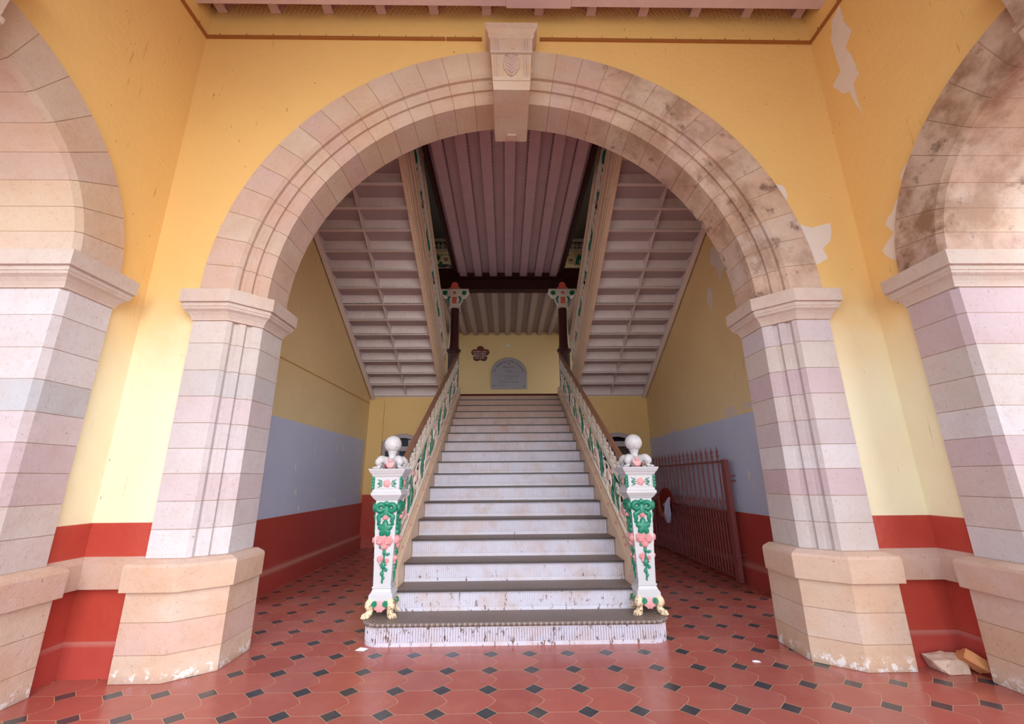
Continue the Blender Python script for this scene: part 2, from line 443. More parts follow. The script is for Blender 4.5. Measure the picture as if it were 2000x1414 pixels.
# side walls of the porch with their own arch (axis along x)
SY, SR, SO = 1.855, 1.02, 1.405
def side_wall(sg, name):
    b = MB(); N = 32; x0, x1 = sg * XW, sg * 3.96; r = SR + .1; ya, yb, zt = -.05, YW + .3, 6.9
    for X in (x0, x1):
        arc = [(SY + r * math.cos(PI * k / N), ZC + r * math.sin(PI * k / N)) for k in range(N + 1)]
        top = [(yb - (yb - ya) * k / N, zt) for k in range(N + 1)]
        for k in range(N):
            b.add([(X, *arc[k]), (X, *top[k]), (X, *top[k + 1]), (X, *arc[k + 1])], [(0, 1, 2, 3)])
        b.add([(X, SY + r, 0), (X, yb, 0), (X, yb, ZC), (X, SY + r, ZC)], [(0, 1, 2, 3)])
        b.add([(X, SY + r, ZC), (X, yb, ZC), (X, yb, zt)], [(0, 1, 2)])
        b.add([(X, SY - r, 0), (X, ya, 0), (X, ya, ZC), (X, SY - r, ZC)], [(0, 1, 2, 3)])
        b.add([(X, SY - r, ZC), (X, ya, ZC), (X, ya, zt)], [(0, 1, 2)])
    for k in range(N):
        b.add([(x0, *arc[k]), (x0, *arc[k + 1]), (x1, *arc[k + 1]), (x1, *arc[k])], [(0, 1, 2, 3)])
    for s in (-1, 1):
        b.add([(x0, SY + s * r, 0), (x0, SY + s * r, ZC), (x1, SY + s * r, ZC), (x1, SY + s * r, 0)], [(0, 1, 2, 3)])
    b.add([(x0, ya, 0), (x0, ya, zt), (x1, ya, zt), (x1, ya, 0)], [(0, 1, 2, 3)])
    return struct(name, b, M['wall'])
side_wall(-1, 'wall_left'); side_wall(1, 'wall_right')

# red skirting in the porch corners, stone dado course across them
for i, sg in enumerate((-1, 1)):
    b = MB()
    P = [(sg * 2.82, YW), (sg * XW, YW), (sg * XW, 3.24)]; rings = []
    for dd, zz in ((.026, 0), (.022, .205), (.0, .228), (-.01, .228), (-.01, 0)):
        rings.append([(q[0], q[1], zz) for q in offset_open(P, -dd * sg)])
    b.loft(rings, False, False)
    struct('baseboard_' + ('left', 'right')[i], b, M['red'])
    b = MB(); pr = [(.0, .585), (.06, .585), (.06, .76), (.0, .80)]
    P = [(sg * 2.80, YW), (sg * XW, YW), (sg * XW, 3.24)]
    rings = []
    for dd, zz in pr:
        Q = offset_open(P, -dd * sg) if True else P
        rings.append([(q[0], q[1], zz) for q in Q])
    rings.append([(p[0], p[1], .585) for p in P])
    b.loft(rings, False, False, [.2, .6, .4, .4])
    struct('trim_%d' % (i + 1), b, M['stone_base'], label='tan stone dado course crossing the ' + ('left', 'right')[i] + ' porch corner')
    # peeled paint and battens
# brown battens nailed under the ceiling
def batten(name, segs):
    b = MB(); n2 = []
    for (ax, ay, az), (bx, by, bz), nx, ny in segs:
        L = math.hypot(bx - ax, by - ay)
        h = .017
        q = [(ax, ay, az - h), (bx, by, bz - h), (bx, by, bz + h), (ax, ay, az + h)]
        q2 = [(p[0] + nx * .02, p[1] + ny * .02, p[2]) for p in q]
        b.add(q + q2, [(0, 1, 2, 3), (7, 6, 5, 4), (0, 4, 5, 1), (1, 5, 6, 2), (2, 6, 7, 3), (3, 7, 4, 0)])
        k = int(L / .29)
        for j in range(k + 1):
            f = (j + .5) / (k + 1); cx, cy, cz = ax + (bx - ax) * f + nx * .012, ay + (by - ay) * f + ny * .012, az + (bz - az) * f
            n2.append(MB().box(cx - .002, cx + .002, cy - .002, cy + .002, cz + .01, cz + .05))
    o = tag(b.build(name, M['batten']), None, None, None, None)
    for q in n2: q.build('nail', M['iron'], o)
    return o
# trim battens: left return + long left, short left, right + return
o = batten('wood_batten', [((-XW + .001, 2.2, 5.99), (-XW + .001, YW, 5.99), 1, 0), ((-XW, YW - .001, 5.99), (-.73, YW - .001, 5.985), 0, -1)])
tag(o, 'long brown wooden batten nailed high on the yellow wall left of the keystone', 'batten')
o = batten('wood_batten', [((-.715, YW - .001, 5.985), (-.33, YW - .001, 5.985), 0, -1)])
tag(o, 'short brown wooden batten piece just left of the keystone', 'batten')
o = batten('wood_batten', [((.305, YW - .001, 5.99), (XW, YW - .001, 5.975), 0, -1), ((XW - .001, YW, 5.975), (XW - .001, 2.2, 5.975), -1, 0)])
tag(o, 'brown wooden batten nailed high on the yellow wall right of the keystone', 'batten')

# porch ceiling: jack arches on iron joists, cross girder
ZJ = 6.345
jx = [-3.19 + .582 * k for k in range(12)]
b = MB()
xs = [-3.6] + jx + [3.6]
for i in range(len(xs) - 1):
    a, c_ = xs[i], xs[i + 1]; pts = []
    for k in range(9):
        f = k / 8; pts.append((a + (c_ - a) * f, ZJ + .04 + .13 * (1 - (2 * f - 1) ** 2)))
    b.loft([[(p[0], -.4, p[1]) for p in pts], [(p[0], YW + .1, p[1]) for p in pts]], False, False)
b.box(-4.6, 4.6, -.4, 4.05, 6.72, 6.9)
struct('ceiling', b, M['brickvault'], 60)
j0 = None
for k, xx in enumerate(jx):
    if j0 is None:
        b = MB(); b.box(-.05, .05, -.3, YW - .004, 0, .02); b.box(-.008, .008, -.3, YW - .004, .02, .14)
        j0 = b.build('ceiling_joist', M['joist']); o = j0
    else: o = j0.copy(); COL.objects.link(o)
    o.location = (xx, 0, ZJ)
    tag(o, 'mauve iron joist end between the jack arches under the porch ceiling', 'joist', 'iron joists of the porch ceiling')
b = MB()
b.box(-XW + .002, XW - .002, 3.04, 3.38, 6.19, 6.215); b.box(-XW + .002, XW - .002, 3.195, 3.225, 6.215, 6.33); b.box(-XW + .002, XW - .002, 3.04, 3.38, 6.318, 6.343)
o = b.build('cross_girder', M['joist']); tag(o, 'mauve steel girder crossing the porch under the joist ends', 'girder')
b = MB(); b.box(-.06, .62, 3.03, 3.39, 6.176, 6.190); b.build('splice_plate', M['joist'], o)
# net
b = MB(); zz = 6.30; s = .052
def wire(x0, y0, x1, y1):
    dx, dy = x1 - x0, y1 - y0; l = math.hypot(dx, dy); nx, ny = -dy / l * .0006, dx / l * .0006
    b.add([(x0 - nx, y0 - ny, zz), (x1 - nx, y1 - ny, zz), (x1 + nx, y1 + ny, zz), (x0 + nx, y0 + ny, zz),
           (x0, y0, zz + .0018), (x1, y1, zz + .0018)], [(0, 1, 2, 3), (0, 4, 5, 1), (3, 2, 5, 4)])
k = -70
for k in range(-70, 71):
    xx = k * s
    if abs(xx) < 3.2:
        wire(xx, 3.39, min(3.28, xx + .19), 3.39 + min(.19, 3.28 - xx)); wire(xx, 3.39, max(-3.28, xx - .19), 3.39 + min(.19, xx + 3.28))
o = b.build('bird_net', M['net']); tag(o, 'fine pale diamond netting stretched below the joists beside the top girder', 'net')

# ================================================================== STONE ARCHES
C_A = (2.51, 3.539); C_B = (2.313, 3.739)
def cham(tt, d):
    x = C_A[0] + (C_B[0] - C_A[0]) * tt; y = C_A[1] + (C_B[1] - C_A[1]) * tt
    return (x + d * .7071, y + d * .7071)      # inward = away from the porch axis and to the back
PROF = [(RO, 4.055), (RO, 3.539), C_A, cham(.14, .004), cham(.22, .028), cham(.30, .030), cham(.36, .004), cham(.52, .004),
        cham(.58, .026), cham(.66, .028), cham(.72, .004), cham(.90, .0), C_B, (RI, 4.075), (RI, 4.09), (RO, 4.09)]
PCX = (2.56, 3.85)
def inset(P, c, d):
    out = []
    for x, y in P:
        dx, dy = c[0] - x, c[1] - y; l = math.hypot(dx, dy); out.append((x + dx / l * d, y + dy / l * d))
    return out
PIN = inset(PROF, PCX, .005)
def course_stack(b, prof, pin, zs, mapf, rnd, gap=.003):
    rings = []; tint = []; joint = []
    for i in range(len(zs) - 1):
        z0, z1 = zs[i], zs[i + 1]; t_ = rnd.random()
        for j, (P, z) in enumerate(((pin, z0), (prof, z0 + gap), (prof, z1 - gap), (pin, z1))):
            rings.append([mapf(p, z) for p in P])
            if not (i == 0 and j == 0):
                tint.append(t_); joint.append(1.0 if j in (0, 1, 3) else 0.0)
    b.loft(rings, True, True, tint, joint)
ARCH = thing('stone_arch', 'wide round stone arch with moulded piers framing the staircase', 'arch', (0, YW, 0))
loc0 = (0, YW, 0)
SHZ = [.79, .996, 1.202, 1.411, 1.607, 1.813, 2.034, 2.258, 2.498, 2.70]
for sg in (-1, 1):
    rnd = random.Random(5 + sg)
    b = MB(); course_stack(b, PROF, PIN, SHZ, lambda p, z: (sg * p[0], p[1], z), rnd)
    rel(b, loc0).build('pier_shaft', M['stone_cool'], ARCH)
    # plinth
    PL = [(2.843, YW + .0), (2.843, 3.471), (2.483, 3.471), (2.2225, 3.676), (2.2225, 4.09), (2.843, 4.09)]
    pin = inset(PL, (2.55, 3.85), .005)
    b = MB(); course_stack(b, PL, pin, [0, .174, .379, .578], lambda p, z: (sg * p[0], p[1], z), rnd)
    rel(b, loc0).build('plinth', M['stone_base'], ARCH)
    # dado band on the plinth
    P = [(2.843, 3.60), (2.843, 3.471), (2.483, 3.471), (2.2225, 3.676), (2.2225, 4.06)]
    b = MB(); rings = []
    for d, z in ((0, .578), (.032, .580), (.036, .745), (.026, .765), (-.03, .792)):
        Q = offset_open(P, d)
        Q = [(x, y) for x, y in Q]
        rings.append([(sg * q[0], q[1], z) for q in Q] + [(sg * 2.7, 4.06, z), (sg * 2.7, 3.60, z)])
    b.loft(rings, True, True, [.25, .7, .6, .4]); rel(b, loc0).build('dado_band', M['stone_base'], ARCH)
    # capital
    P = [(RO, 3.60), (RO, 3.539), C_A, C_B, (RI, 4.075), (2.6, 4.075)]
    b = MB(); rings = []
    for d, z in ((.0, 2.70), (.010, 2.704), (.010, 2.716), (.022, 2.745), (.040, 2.772), (.062, 2.79), (.066, 2.808), (.072, 2.812), (.072, 2.835), (.066, 2.838), (.066, 2.846), (.088, 2.850), (.090, 2.966), (.0, 2.970)):
        Q = offset_open(P, d)
        rings.append([(sg * q[0], q[1], z) for q in Q])
    b.loft(rings, True, True, .3 + .1 * sg); rel(b, loc0).build('capital', M['stone_mid'], ARCH)
# ring of voussoirs
rnd = random.Random(11)
NV = 15; a0 = math.radians(90 - 4.2)
for sg in (-1, 1):
    b = MB()
    for k in range(NV):
        t0, t1 = a0 * k / NV, a0 * (k + 1) / NV; dt = .0016; tn = rnd.random()
        rings = []; ti = []; jo = []
        sub = 5
        ang = [(PIN, t0), (PROF, t0 + dt)] + [(PROF, t0 + dt + (t1 - t0 - 2 * dt) * q / sub) for q in range(1, sub)] + [(PROF, t1 - dt), (PIN, t1)]
        for P, a in ang: rings.append([(sg * p[0] * math.cos(a), p[1], ZC + p[0] * math.sin(a)) for p in P])
        jo = [1.0] + [0.0] * sub + [1.0]
        b.loft(rings, True, True, tn, jo)
    rel(b, loc0).build('arch_ring', M['stone_warm'], ARCH)
# keystone
def tapered(b, z0, z1, w0, w1, y0, y1, yb=4.06, tint=.5):
    v = [(-w0, y0, z0), (w0, y0, z0), (w0, yb, z0), (-w0, yb, z0), (-w1, y1, z1), (w1, y1, z1), (w1, yb, z1), (-w1, yb, z1)]
    b.add(v, [(0, 3, 2, 1), (4, 5, 6, 7), (0, 1, 5, 4), (1, 2, 6, 5), (2, 3, 7, 6), (3, 0, 4, 7)], tint)
b = MB(); cx = -.013
tapered(b, 5.08, 5.19, .178, .188, 3.385, 3.385, tint=.2)
tapered(b, 5.19, 5.235, .188, .190, 3.375, 3.375, tint=.25)
tapered(b, 5.235, 5.55, .190, .207, 3.400, 3.400, tint=.75)
tapered(b, 5.55, 5.575, .215, .217, 3.375, 3.375, tint=.3)
tapered(b, 5.575, 5.745, .212, .220, 3.392, 3.392, tint=.1)
rel(b, (-cx, YW, 0)); KS = b.build('keystone', M['stone_warm'], ARCH)
b = MB()
rings = []
for d, z in ((0, 5.745), (.010, 5.750), (.018, 5.772), (.018, 5.785), (.010, 5.79), (.020, 5.81), (.040, 5.835), (.050, 5.842), (.052, 5.905), (.048, 5.91)):
    w_ = .220 + d; y0 = 3.392 - d
    rings.append([(-w_, y0, z), (w_, y0, z), (w_, YW - .002, z), (-w_, YW - .002, z)])
b.loft(rings, True, True, .2); rel(b, (-cx, YW, 0)); b.build('keystone_cornice', M['stone_warm'], ARCH)
b = MB()                                       # flutes and acanthus leaf
for s in (-1, 1):
    for k in range(3): b.box(s * (.125 + .026 * k) - .007, s * (.125 + .026 * k) + .007, 3.382, 3.395, 5.585, 5.735, .4)
    for k in range(2): b.box(s * (.135 + .03 * k) - .008, s * (.135 + .03 * k) + .008, 3.390, 3.402, 5.25, 5.54, .4)
def rel_y(b, rings_pts):
    b.loft(rings_pts)
OUT = [(0, 5.255), (.045, 5.30), (.075, 5.355), (.088, 5.42), (.080, 5.48), (.055, 5.525), (0, 5.545), (-.055, 5.525), (-.080, 5.48), (-.088, 5.42), (-.075, 5.355), (-.045, 5.30)]
b.loft([[(x_, 3.402, z_) for x_, z_ in OUT], [(x_, 3.388, z_) for x_, z_ in OUT], [(x_ * .7, 3.378, 5.42 + (z_ - 5.42) * .75) for x_, z_ in OUT], [(x_ * .2, 3.374, 5.42 + (z_ - 5.42) * .3) for x_, z_ in OUT]])
for s_ in (-1, 1):
    for k in range(5):
        z0 = 5.29 + k * .045; L_ = .05 + .028 * math.sin(PI * (k + 1) / 6)
        b.tube([(0, 3.375, z0), (s_ * L_ * .6, 3.378, z0 + .045), (s_ * L_, 3.390, z0 + .065)], [.009, .008, .004], 6)
b.tube([(0, 3.384, 5.26), (0, 3.372, 5.40), (0, 3.384, 5.54)], [.006, .009, .005], 6)
rel(b, (-cx, YW, 0)); b.build('carved_leaf', M['stone_warm'], ARCH, True)
b = MB(); b.box(-.055, .045, 3.95, 4.03, 5.06, 5.08); rel(b, loc0).build('keystone_drop', M['stone_warm'], ARCH)

# side arches
def side_arch(sg, name, label):
    A = thing(name, label, 'arch', (sg * XW, SY, 0)); L = (sg * XW, SY, 0)
    rnd = random.Random(20 + sg)
    X0 = 3.262; XB = 3.98
    for e in (1, -1):
        # plan of a pier: u = |x|, v = distance from arch axis
        def mp(p, z, e=e): return (sg * p[0], SY + e * p[1], z)
        PF = [(XW + .02, 1.411), (X0, 1.411), (X0, SR + .045), (X0 + .03, SR), (XB, SR), (XB, 1.411)]
        b = MB(); course_stack(b, PF, inset(PF, (3.62, 1.22), .005), SHZ, mp, rnd); rel(b, L).build('pier_shaft', M['stone_cool'], A)
        PL = [(XW + .02, 1.445), (X0 - .068, 1.445), (X0 - .068, SR - .02), (X0 - .0, SR - .088), (XB, SR - .088), (XB, 1.445)]
        b = MB(); course_stack(b, PL, inset(PL, (3.62, 1.2), .005), [0, .174, .379, .578], mp, rnd); rel(b, L).build('plinth', M['stone_base'], A)
        P = PL[:5]; b = MB(); rings = []
        Pm = [(p[0], p[1]) for p in P]
        for d, z in ((0, .578), (.032, .580), (.036, .745), (.026, .765), (-.03, .792)):
            Q = offset_open(Pm, -d)
            rings.append([mp(q, z) for q in Q] + [mp((XB, 1.2), z), mp((XW + .02, 1.2), z)])
        b.loft(rings, True, True, [.3, .55, .6, .4]); rel(b, L).build('dado_band', M['stone_base'], A)
        P = [(XW + .02, 1.411), (X0, 1.411), (X0, SR), (XB, SR)]; b = MB(); rings = []
        for d, z in ((.0, 2.70), (.010, 2.704), (.010, 2.716), (.022, 2.745), (.040, 2.772), (.062, 2.79), (.066, 2.808), (.072, 2.812), (.072, 2.835), (.066, 2.838), (.066, 2.846), (.088, 2.850), (.090, 2.966), (.0, 2.970)):
            Q = offset_open(P, -d)
            rings.append([mp(q, z) for q in Q] + [mp((XB, 1.25), z), mp((XW + .02, 1.25), z)])
        b.loft(rings, True, True, .4); rel(b, L).build('capital', M['stone_mid'], A)
    PR = [(XW + .02, SO), (X0, SO), (X0, SR + .04), (X0 + .03, SR), (XB, SR), (XB, SO)]
    PI_ = inset(PR, (3.62, 1.2), .005)
    NV = 8; a0 = math.radians(90 - 7)
    for e in (1, -1):
        b = MB()
        for k in range(NV):
            t0, t1 = a0 * k / NV, a0 * (k + 1) / NV; dt = .003; tn = rnd.random(); rings = []; sub = 5
            ang = [(PI_, t0), (PR, t0 + dt)] + [(PR, t0 + dt + (t1 - t0 - 2 * dt) * q / sub) for q in range(1, sub)] + [(PR, t1 - dt), (PI_, t1)]
            for P, a in ang: rings.append([(sg * p[0], SY + e * p[1] * math.cos(a), ZC + p[1] * math.sin(a)) for p in P])
            b.loft(rings, True, True, tn, [1.0] + [0.0] * sub + [1.0])
        rel(b, L).build('arch_ring', M['stone_warm'], A)
    b = MB()
    for z0, z1, w0, w1, xx in ((3.80, 4.02, .12, .135, 3.13), (4.02, 4.06, .14, .142, 3.11), (4.06, 4.42, .135, .16, 3.14), (4.42, 4.62, .17, .20, 3.10)):
        v = [(sg * xx, SY - w0, z0), (sg * xx, SY + w0, z0), (sg * XB, SY + w0, z0), (sg * XB, SY - w0, z0), (sg * xx, SY - w1, z1), (sg * xx, SY + w1, z1), (sg * XB, SY + w1, z1), (sg * XB, SY - w1, z1)]
        b.add(v, [(0, 3, 2, 1), (4, 5, 6, 7), (0, 1, 5, 4), (1, 2, 6, 5), (2, 3, 7, 6), (3, 0, 4, 7)], .4)
    rel(b, L).build('keystone', M['stone_warm'], A)
side_arch(-1, 'stone_arch', 'narrow stone arch cut off by the left edge of the photo')
side_arch(1, 'stone_arch', 'narrow stone arch with dark stains cut off by the right edge of the photo')

# peeled patches: real, 1 mm thick flakes' beds on the paint
def patch(pts, axis, val, nrm):
    b = MB(); n = len(pts)
    if axis == 'x': P = [(val + nrm * .0015, y, z) for y, z in pts]; Q = [(val - nrm * .004, y, z) for y, z in pts]
    else: P = [(x, val + nrm * .0015, z) for x, z in pts]; Q = [(x, val - nrm * .004, z) for x, z in pts]
    from mathutils.geometry import tessellate_polygon
    b.loft([P, Q], True, False); b.add(P, [tuple(t) for t in tessellate_polygon([[Vector(p) for p in P]])]); return b
def rough_poly(pts, sub=4, amp=.03, seed=1):
    rnd = random.Random(seed); out = []
    for i in range(len(pts)):
        a, c = pts[i], pts[(i + 1) % len(pts)]
        L = math.hypot(c[0] - a[0], c[1] - a[1])
        for k in range(sub):
            f = k / sub; q = amp * min(1, L * 3) * (rnd.random() - .5) if k else 0
            out.append((a[0] + (c[0] - a[0]) * f + q, a[1] + (c[1] - a[1]) * f + q * .7))
    return out
PT = [('x', XW, -1, [(3.175, 5.953), (3.18, 5.755), (3.124, 5.547), (3.23, 5.456), (3.19, 5.31), (3.166, 5.062), (3.250, 5.03), (3.238, 4.64), (3.282, 4.84), (3.31, 5.0), (3.377, 5.048), (3.461, 5.238), (3.341, 5.297), (3.355, 5.683), (3.30, 5.9)], 'long pale peeled paint patch high on the right porch wall'),
      ('y', YW, -1, [(2.76, 3.70), (2.86, 3.66), (3.063, 3.712), (3.05, 3.60), (3.023, 3.519), (2.933, 3.438), (2.96, 3.331), (2.84, 3.265), (2.79, 3.45)], 'pale peeled paint patch beside the right spring of the large arch'),
      ('y', YW, -1, [(2.60, 4.16), (2.68, 4.12), (2.70, 4.02), (2.66, 3.93), (2.60, 4.02)], 'small peeled paint patch above the right shoulder of the large arch'),
      ('x', XW, -1, [(3.00, 3.90), (3.075, 3.83), (3.06, 3.74), (3.20, 3.60), (3.312, 3.518), (3.252, 3.40), (3.399, 3.302), (3.35, 3.20), (3.26, 3.12), (3.08, 3.15), (3.03, 3.4), (2.93, 3.7)], 'jagged peeled paint patch beside the right side arch ring')]
for ax, v, nn, pts, lab in PT:
    o = patch(rough_poly(pts, 4, .028, len(lab)), ax, v, nn).build('peeled_patch', M['peel']); tag(o, lab, 'peeled paint')

# ================================================================== STAIR HALL SHELL
HX = 3.13; YB = 9.58; YL = 14.3; ZL = 3.227; ZU = 6.455; ZR = 9.6
for i, sg in enumerate((-1, 1)):
    b = MB(); x0, x1 = sg * HX, sg * 3.6
    def seg(y0, y1, z0, z1): b.box(min(x0, x1), max(x0, x1), y0, y1, z0, z1)
    # landing windows; unseen doorway behind the pier and upper hall openings added for daylight
    seg(4.06, 4.16, 0, ZR); seg(4.16, 5.28, 2.85, ZR); seg(5.28, 9.9, 0, ZR)
    seg(9.9, 10.5, 0, ZR); seg(10.5, 13.3, 0, 3.9); seg(10.5, 13.3, 6.0, 7.6); seg(10.5, 13.3, 8.9, ZR); seg(13.3, YL + .3, 0, ZR)
    o = struct('wall_hall_' + ('left', 'right')[i], b, M['hall_wall'])
    b = MB()                                    # thicker red dado with ledge
    X = sg * (HX - .012)
    b.box(min(X, x0), max(X, x0), 5.30, YB, .25, .885)
    X = sg * (HX - .045)
    b.loft([[(x0, 5.30, 0), (X, 5.30, 0), (X, 5.30, .225), (sg * (HX - .012), 5.30, .255), (x0, 5.30, .255)],
            [(x0, YB, 0), (X, YB, 0), (X, YB, .225), (sg * (HX - .012), YB, .255), (x0, YB, .255)]])
    struct('baseboard_hall_' + ('left', 'right')[i], b, M['red'])
    b = MB(); X = sg * (HX - .006); b.box(min(X, sg * HX), max(X, sg * HX), 5.30, 9.36 if sg < 0 else 9.42, .89, 2.175)
    o = b.build('notice_panel', M['blue'])
    tag(o, 'pale blue painted notice board area on the %s hall wall%s' % (('left', ' with torn paper scraps'), ('right', ' behind the iron gate'))[i], 'wall panel')
    b = MB(); rnd = random.Random(3 + i)
    for k in range(11 if sg < 0 else 6):
        y, z = rnd.uniform(5.5, 9.2), rnd.uniform(.95, 2.1); w_, h_ = rnd.uniform(.015, .07), rnd.uniform(.03, .16)
        xx = sg * (HX - .0075)
        b = MB(); b.add([(xx, y, z), (xx, y + w_, z + h_ * .2), (xx - sg * .012, y + w_ * .6, z - h_), (xx - sg * .006, y - .01, z - h_ * .5)], [(0, 1, 2, 3)])
        b.build('torn_scrap', M['paper'], o)
    # landing window frame
    b = MB(); xx = sg * 3.36
    for y in (10.5, 11.4, 12.4, 13.24): b.box(xx - .03, xx + .03, y, y + .06, 3.9, 6.0)
    for z in (3.9, 4.6, 5.3, 5.94): b.box(xx - .03, xx + .03, 10.5, 13.3, z, z + .06)
    struct('window_%d' % (i + 1), b, M['greywood'])
# blue upright strip at the far end of the right wall, conduit on the left wall
b = MB(); b.box(HX - .008, HX, 9.42, YB, .89, 2.20); struct('trim_3', b, M['blue'])
b = MB(); b.tube([(-HX + .012, 5.3, 2.965), (-HX + .012, YB, 3.02)], .011, 6)
o = b.build('conduit', M['hall_back']); tag(o, 'thin cable conduit running along the ochre left hall wall', 'conduit')
PT = [('x', HX, -1, [(5.70, 4.75), (5.95, 4.80), (6.02, 4.55), (5.86, 4.46), (5.80, 4.2), (5.62, 4.34), (5.60, 4.6)], 'pale peeled patch on the right hall wall close under the stair soffit'),
      ('x', HX, -1, [(6.10, 4.22), (6.22, 4.24), (6.26, 4.05), (6.18, 3.80), (6.12, 3.95), (6.06, 4.08)], 'small drop-shaped peeled patch below the larger one on the right hall wall'),
      ('x', HX, -1, [(5.48, 2.30), (5.66, 2.32), (5.70, 2.24), (5.50, 2.22)], 'pale chip just over the blue panel at the right pier'),
      ('x', HX, -1, [(5.86, 2.28), (6.0, 2.33), (6.18, 2.29), (6.22, 2.20), (5.88, 2.18)], 'low pale chip over the blue panel right of the gate'),
      ('x', HX, -1, [(8.0, 2.24), (8.4, 2.26), (8.5, 2.18), (8.0, 2.17)], 'long thin pale chip over the blue panel above the gate spikes')]
for ax, v, nn, pts, lab in PT:
    o = patch(rough_poly(pts, 4, .04, len(lab)), ax, v, nn).build('peeled_patch', M['peel']); tag(o, lab, 'peeled paint')

# wall under the landing with two doors, landing slab, far wall
def back_wall():
    b = MB(); y0, y1 = YB, YB + .12
    for sg, dl, dr, zt in ((-1, 1.90, 2.80, 2.16), (1, 1.95, 2.85, 2.16)):
        rise = .17; N = 12
        f = lambda u: zt + rise * (1 - (2 * u - 1) ** 2)
        b.box(min(sg * dr, sg * HX), max(sg * dr, sg * HX), y0, y1, 0, 3.15)
        b.box(min(sg * 1.2, sg * dl), max(sg * 1.2, sg * dl), y0, y1, 0, 3.15)
        for k in range(N):
            u0, u1 = k / N, (k + 1) / N; xa, xb = sg * (dl + (dr - dl) * u0), sg * (dl + (dr - dl) * u1)
            za, zb = f(u0), f(u1)
            b.loft([[(xa, y0, za), (xa, y0, 3.15), (xa, y1, 3.15), (xa, y1, za)], [(xb, y0, zb), (xb, y0, 3.15), (xb, y1, 3.15), (xb, y1, zb)]])
    b.box(-1.2, 1.2, y0 + .2, y1 + .2, 0, 2.5)
    struct('wall_hall_back', b, M['hall_back'])
    b = MB(); b.box(-HX, -2.80, YB - .05, YB + .01, 0, 3.06); struct('trim_4', b, M['hall_back'], label='shallow ochre pilaster in the far left corner of the hall')
    b = MB()
    b.box(-HX, -1.2, YB - .0, 9.75, 3.15, ZL); b.box(1.2, HX, YB - .0, 9.75, 3.15, ZL)
    b.box(-HX, HX, 9.75, YL, 3.02, ZL); struct('landing', b, M['lilac'])
    b = MB(); b.box(-1.12, 1.12, 9.685, 9.76, ZL - .03, ZL + .012); struct('trim_5', b, M['oxblood'], label='dark maroon nosing strip at the head of the central stairs')
    b = MB(); b.box(-3.6, 3.6, YL, YL + .3, 0, ZR); struct('wall_landing_back', b, M['landing_wall'])
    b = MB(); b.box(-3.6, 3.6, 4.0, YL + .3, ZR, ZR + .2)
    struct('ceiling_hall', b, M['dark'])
    b = MB(); b.box(-3.6, 3.6, 3.9, 4.06, 6.9, ZR); struct('wall_hall_front', b, M['olive'])
back_wall()
# door leaves
def door(n, sg, dl, dr, zt, kind):
    b = MB(); y = YB + .07
    xa, xb = sorted((sg * dl, sg * dr)); rise = .17; N = 16
    top = [(xa + (xb - xa) * k / N, zt + rise * (1 - (2 * k / N - 1) ** 2)) for k in range(N + 1)]
    inn = [(xa + .07 + (xb - xa - .14) * k / N, zt - .07 + (rise - .02) * (1 - (2 * k / N - 1) ** 2)) for k in range(N + 1)]
    O = [(xb, 0)] + top[::-1] + [(xa, 0)]; I = [(xb - .07, 0)] + inn[::-1] + [(xa + .07, 0)]
    O = [(xa, 0)] + top + [(xb, 0)]; I = [(xa + .07, 0)] + inn + [(xb - .07, 0)]
    for k in range(len(O) - 1):
        q = [O[k], O[k + 1], I[k + 1], I[k]]
        b.loft([[(p[0], y - .05, p[1]) for p in q], [(p[0], y + .03, p[1]) for p in q]])
    D = struct('door_%d' % n, b, M['greywood'])
    b = MB()
    if kind == 'glazed':
        for xx in (xa + .28, xa + .56): b.box(xx, xx + .09, y - .02, y + .02, 0, zt + .04)
        b.box(xa + .07, xb - .07, y - .02, y + .02, 1.96, 2.06); b.box(xa + .07, xb - .07, y - .02, y + .02, 0, .9)
        DL = b.build('door_leaf', M['greywood'], D)
        g = MB(); g.add([(xa + .05, y, 0), (xb - .05, y, 0), (xb - .05, y, zt + .06), (xa + .05, y, zt + .06)], [(0, 1, 2, 3)]); g.build('pane', M['glass'], DL)
    else:
        b.box(xa + .07, xb - .07, y - .02, y + .02, 2.03, 2.14); b.box(xa + .07, xb - .07, y - .02, y + .02, 0, .8)
        b.build('door_leaf', M['greywood'], D)
        g = MB()
        for k in range(-32, 24):
            x0 = xa + k * .05
            for sl in (1, -1):
                pts = []
                za, zb = .8, 2.03
                xs0, xs1 = (x0, x0 + .62) if sl > 0 else (x0 + .62, x0)
                f0 = max(0, min(1, ((xa + .07) - xs0) / (xs1 - xs0))); f1 = max(0, min(1, ((xb - .07) - xs0) / (xs1 - xs0)))
                f0, f1 = min(f0, f1), max(f0, f1)
                if f1 - f0 > .01:
                    g.tube([(xs0 + (xs1 - xs0) * f0, y, za + (zb - za) * f0), (xs0 + (xs1 - xs0) * f1, y, za + (zb - za) * f1)], .005, 4)
        g.build('wire_mesh', M['mesh'], D)
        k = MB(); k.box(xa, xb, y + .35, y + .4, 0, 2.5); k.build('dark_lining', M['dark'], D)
door(1, -1, 1.90, 2.80, 2.16, 'glazed'); door(2, 1, 1.95, 2.85, 2.16, 'mesh')

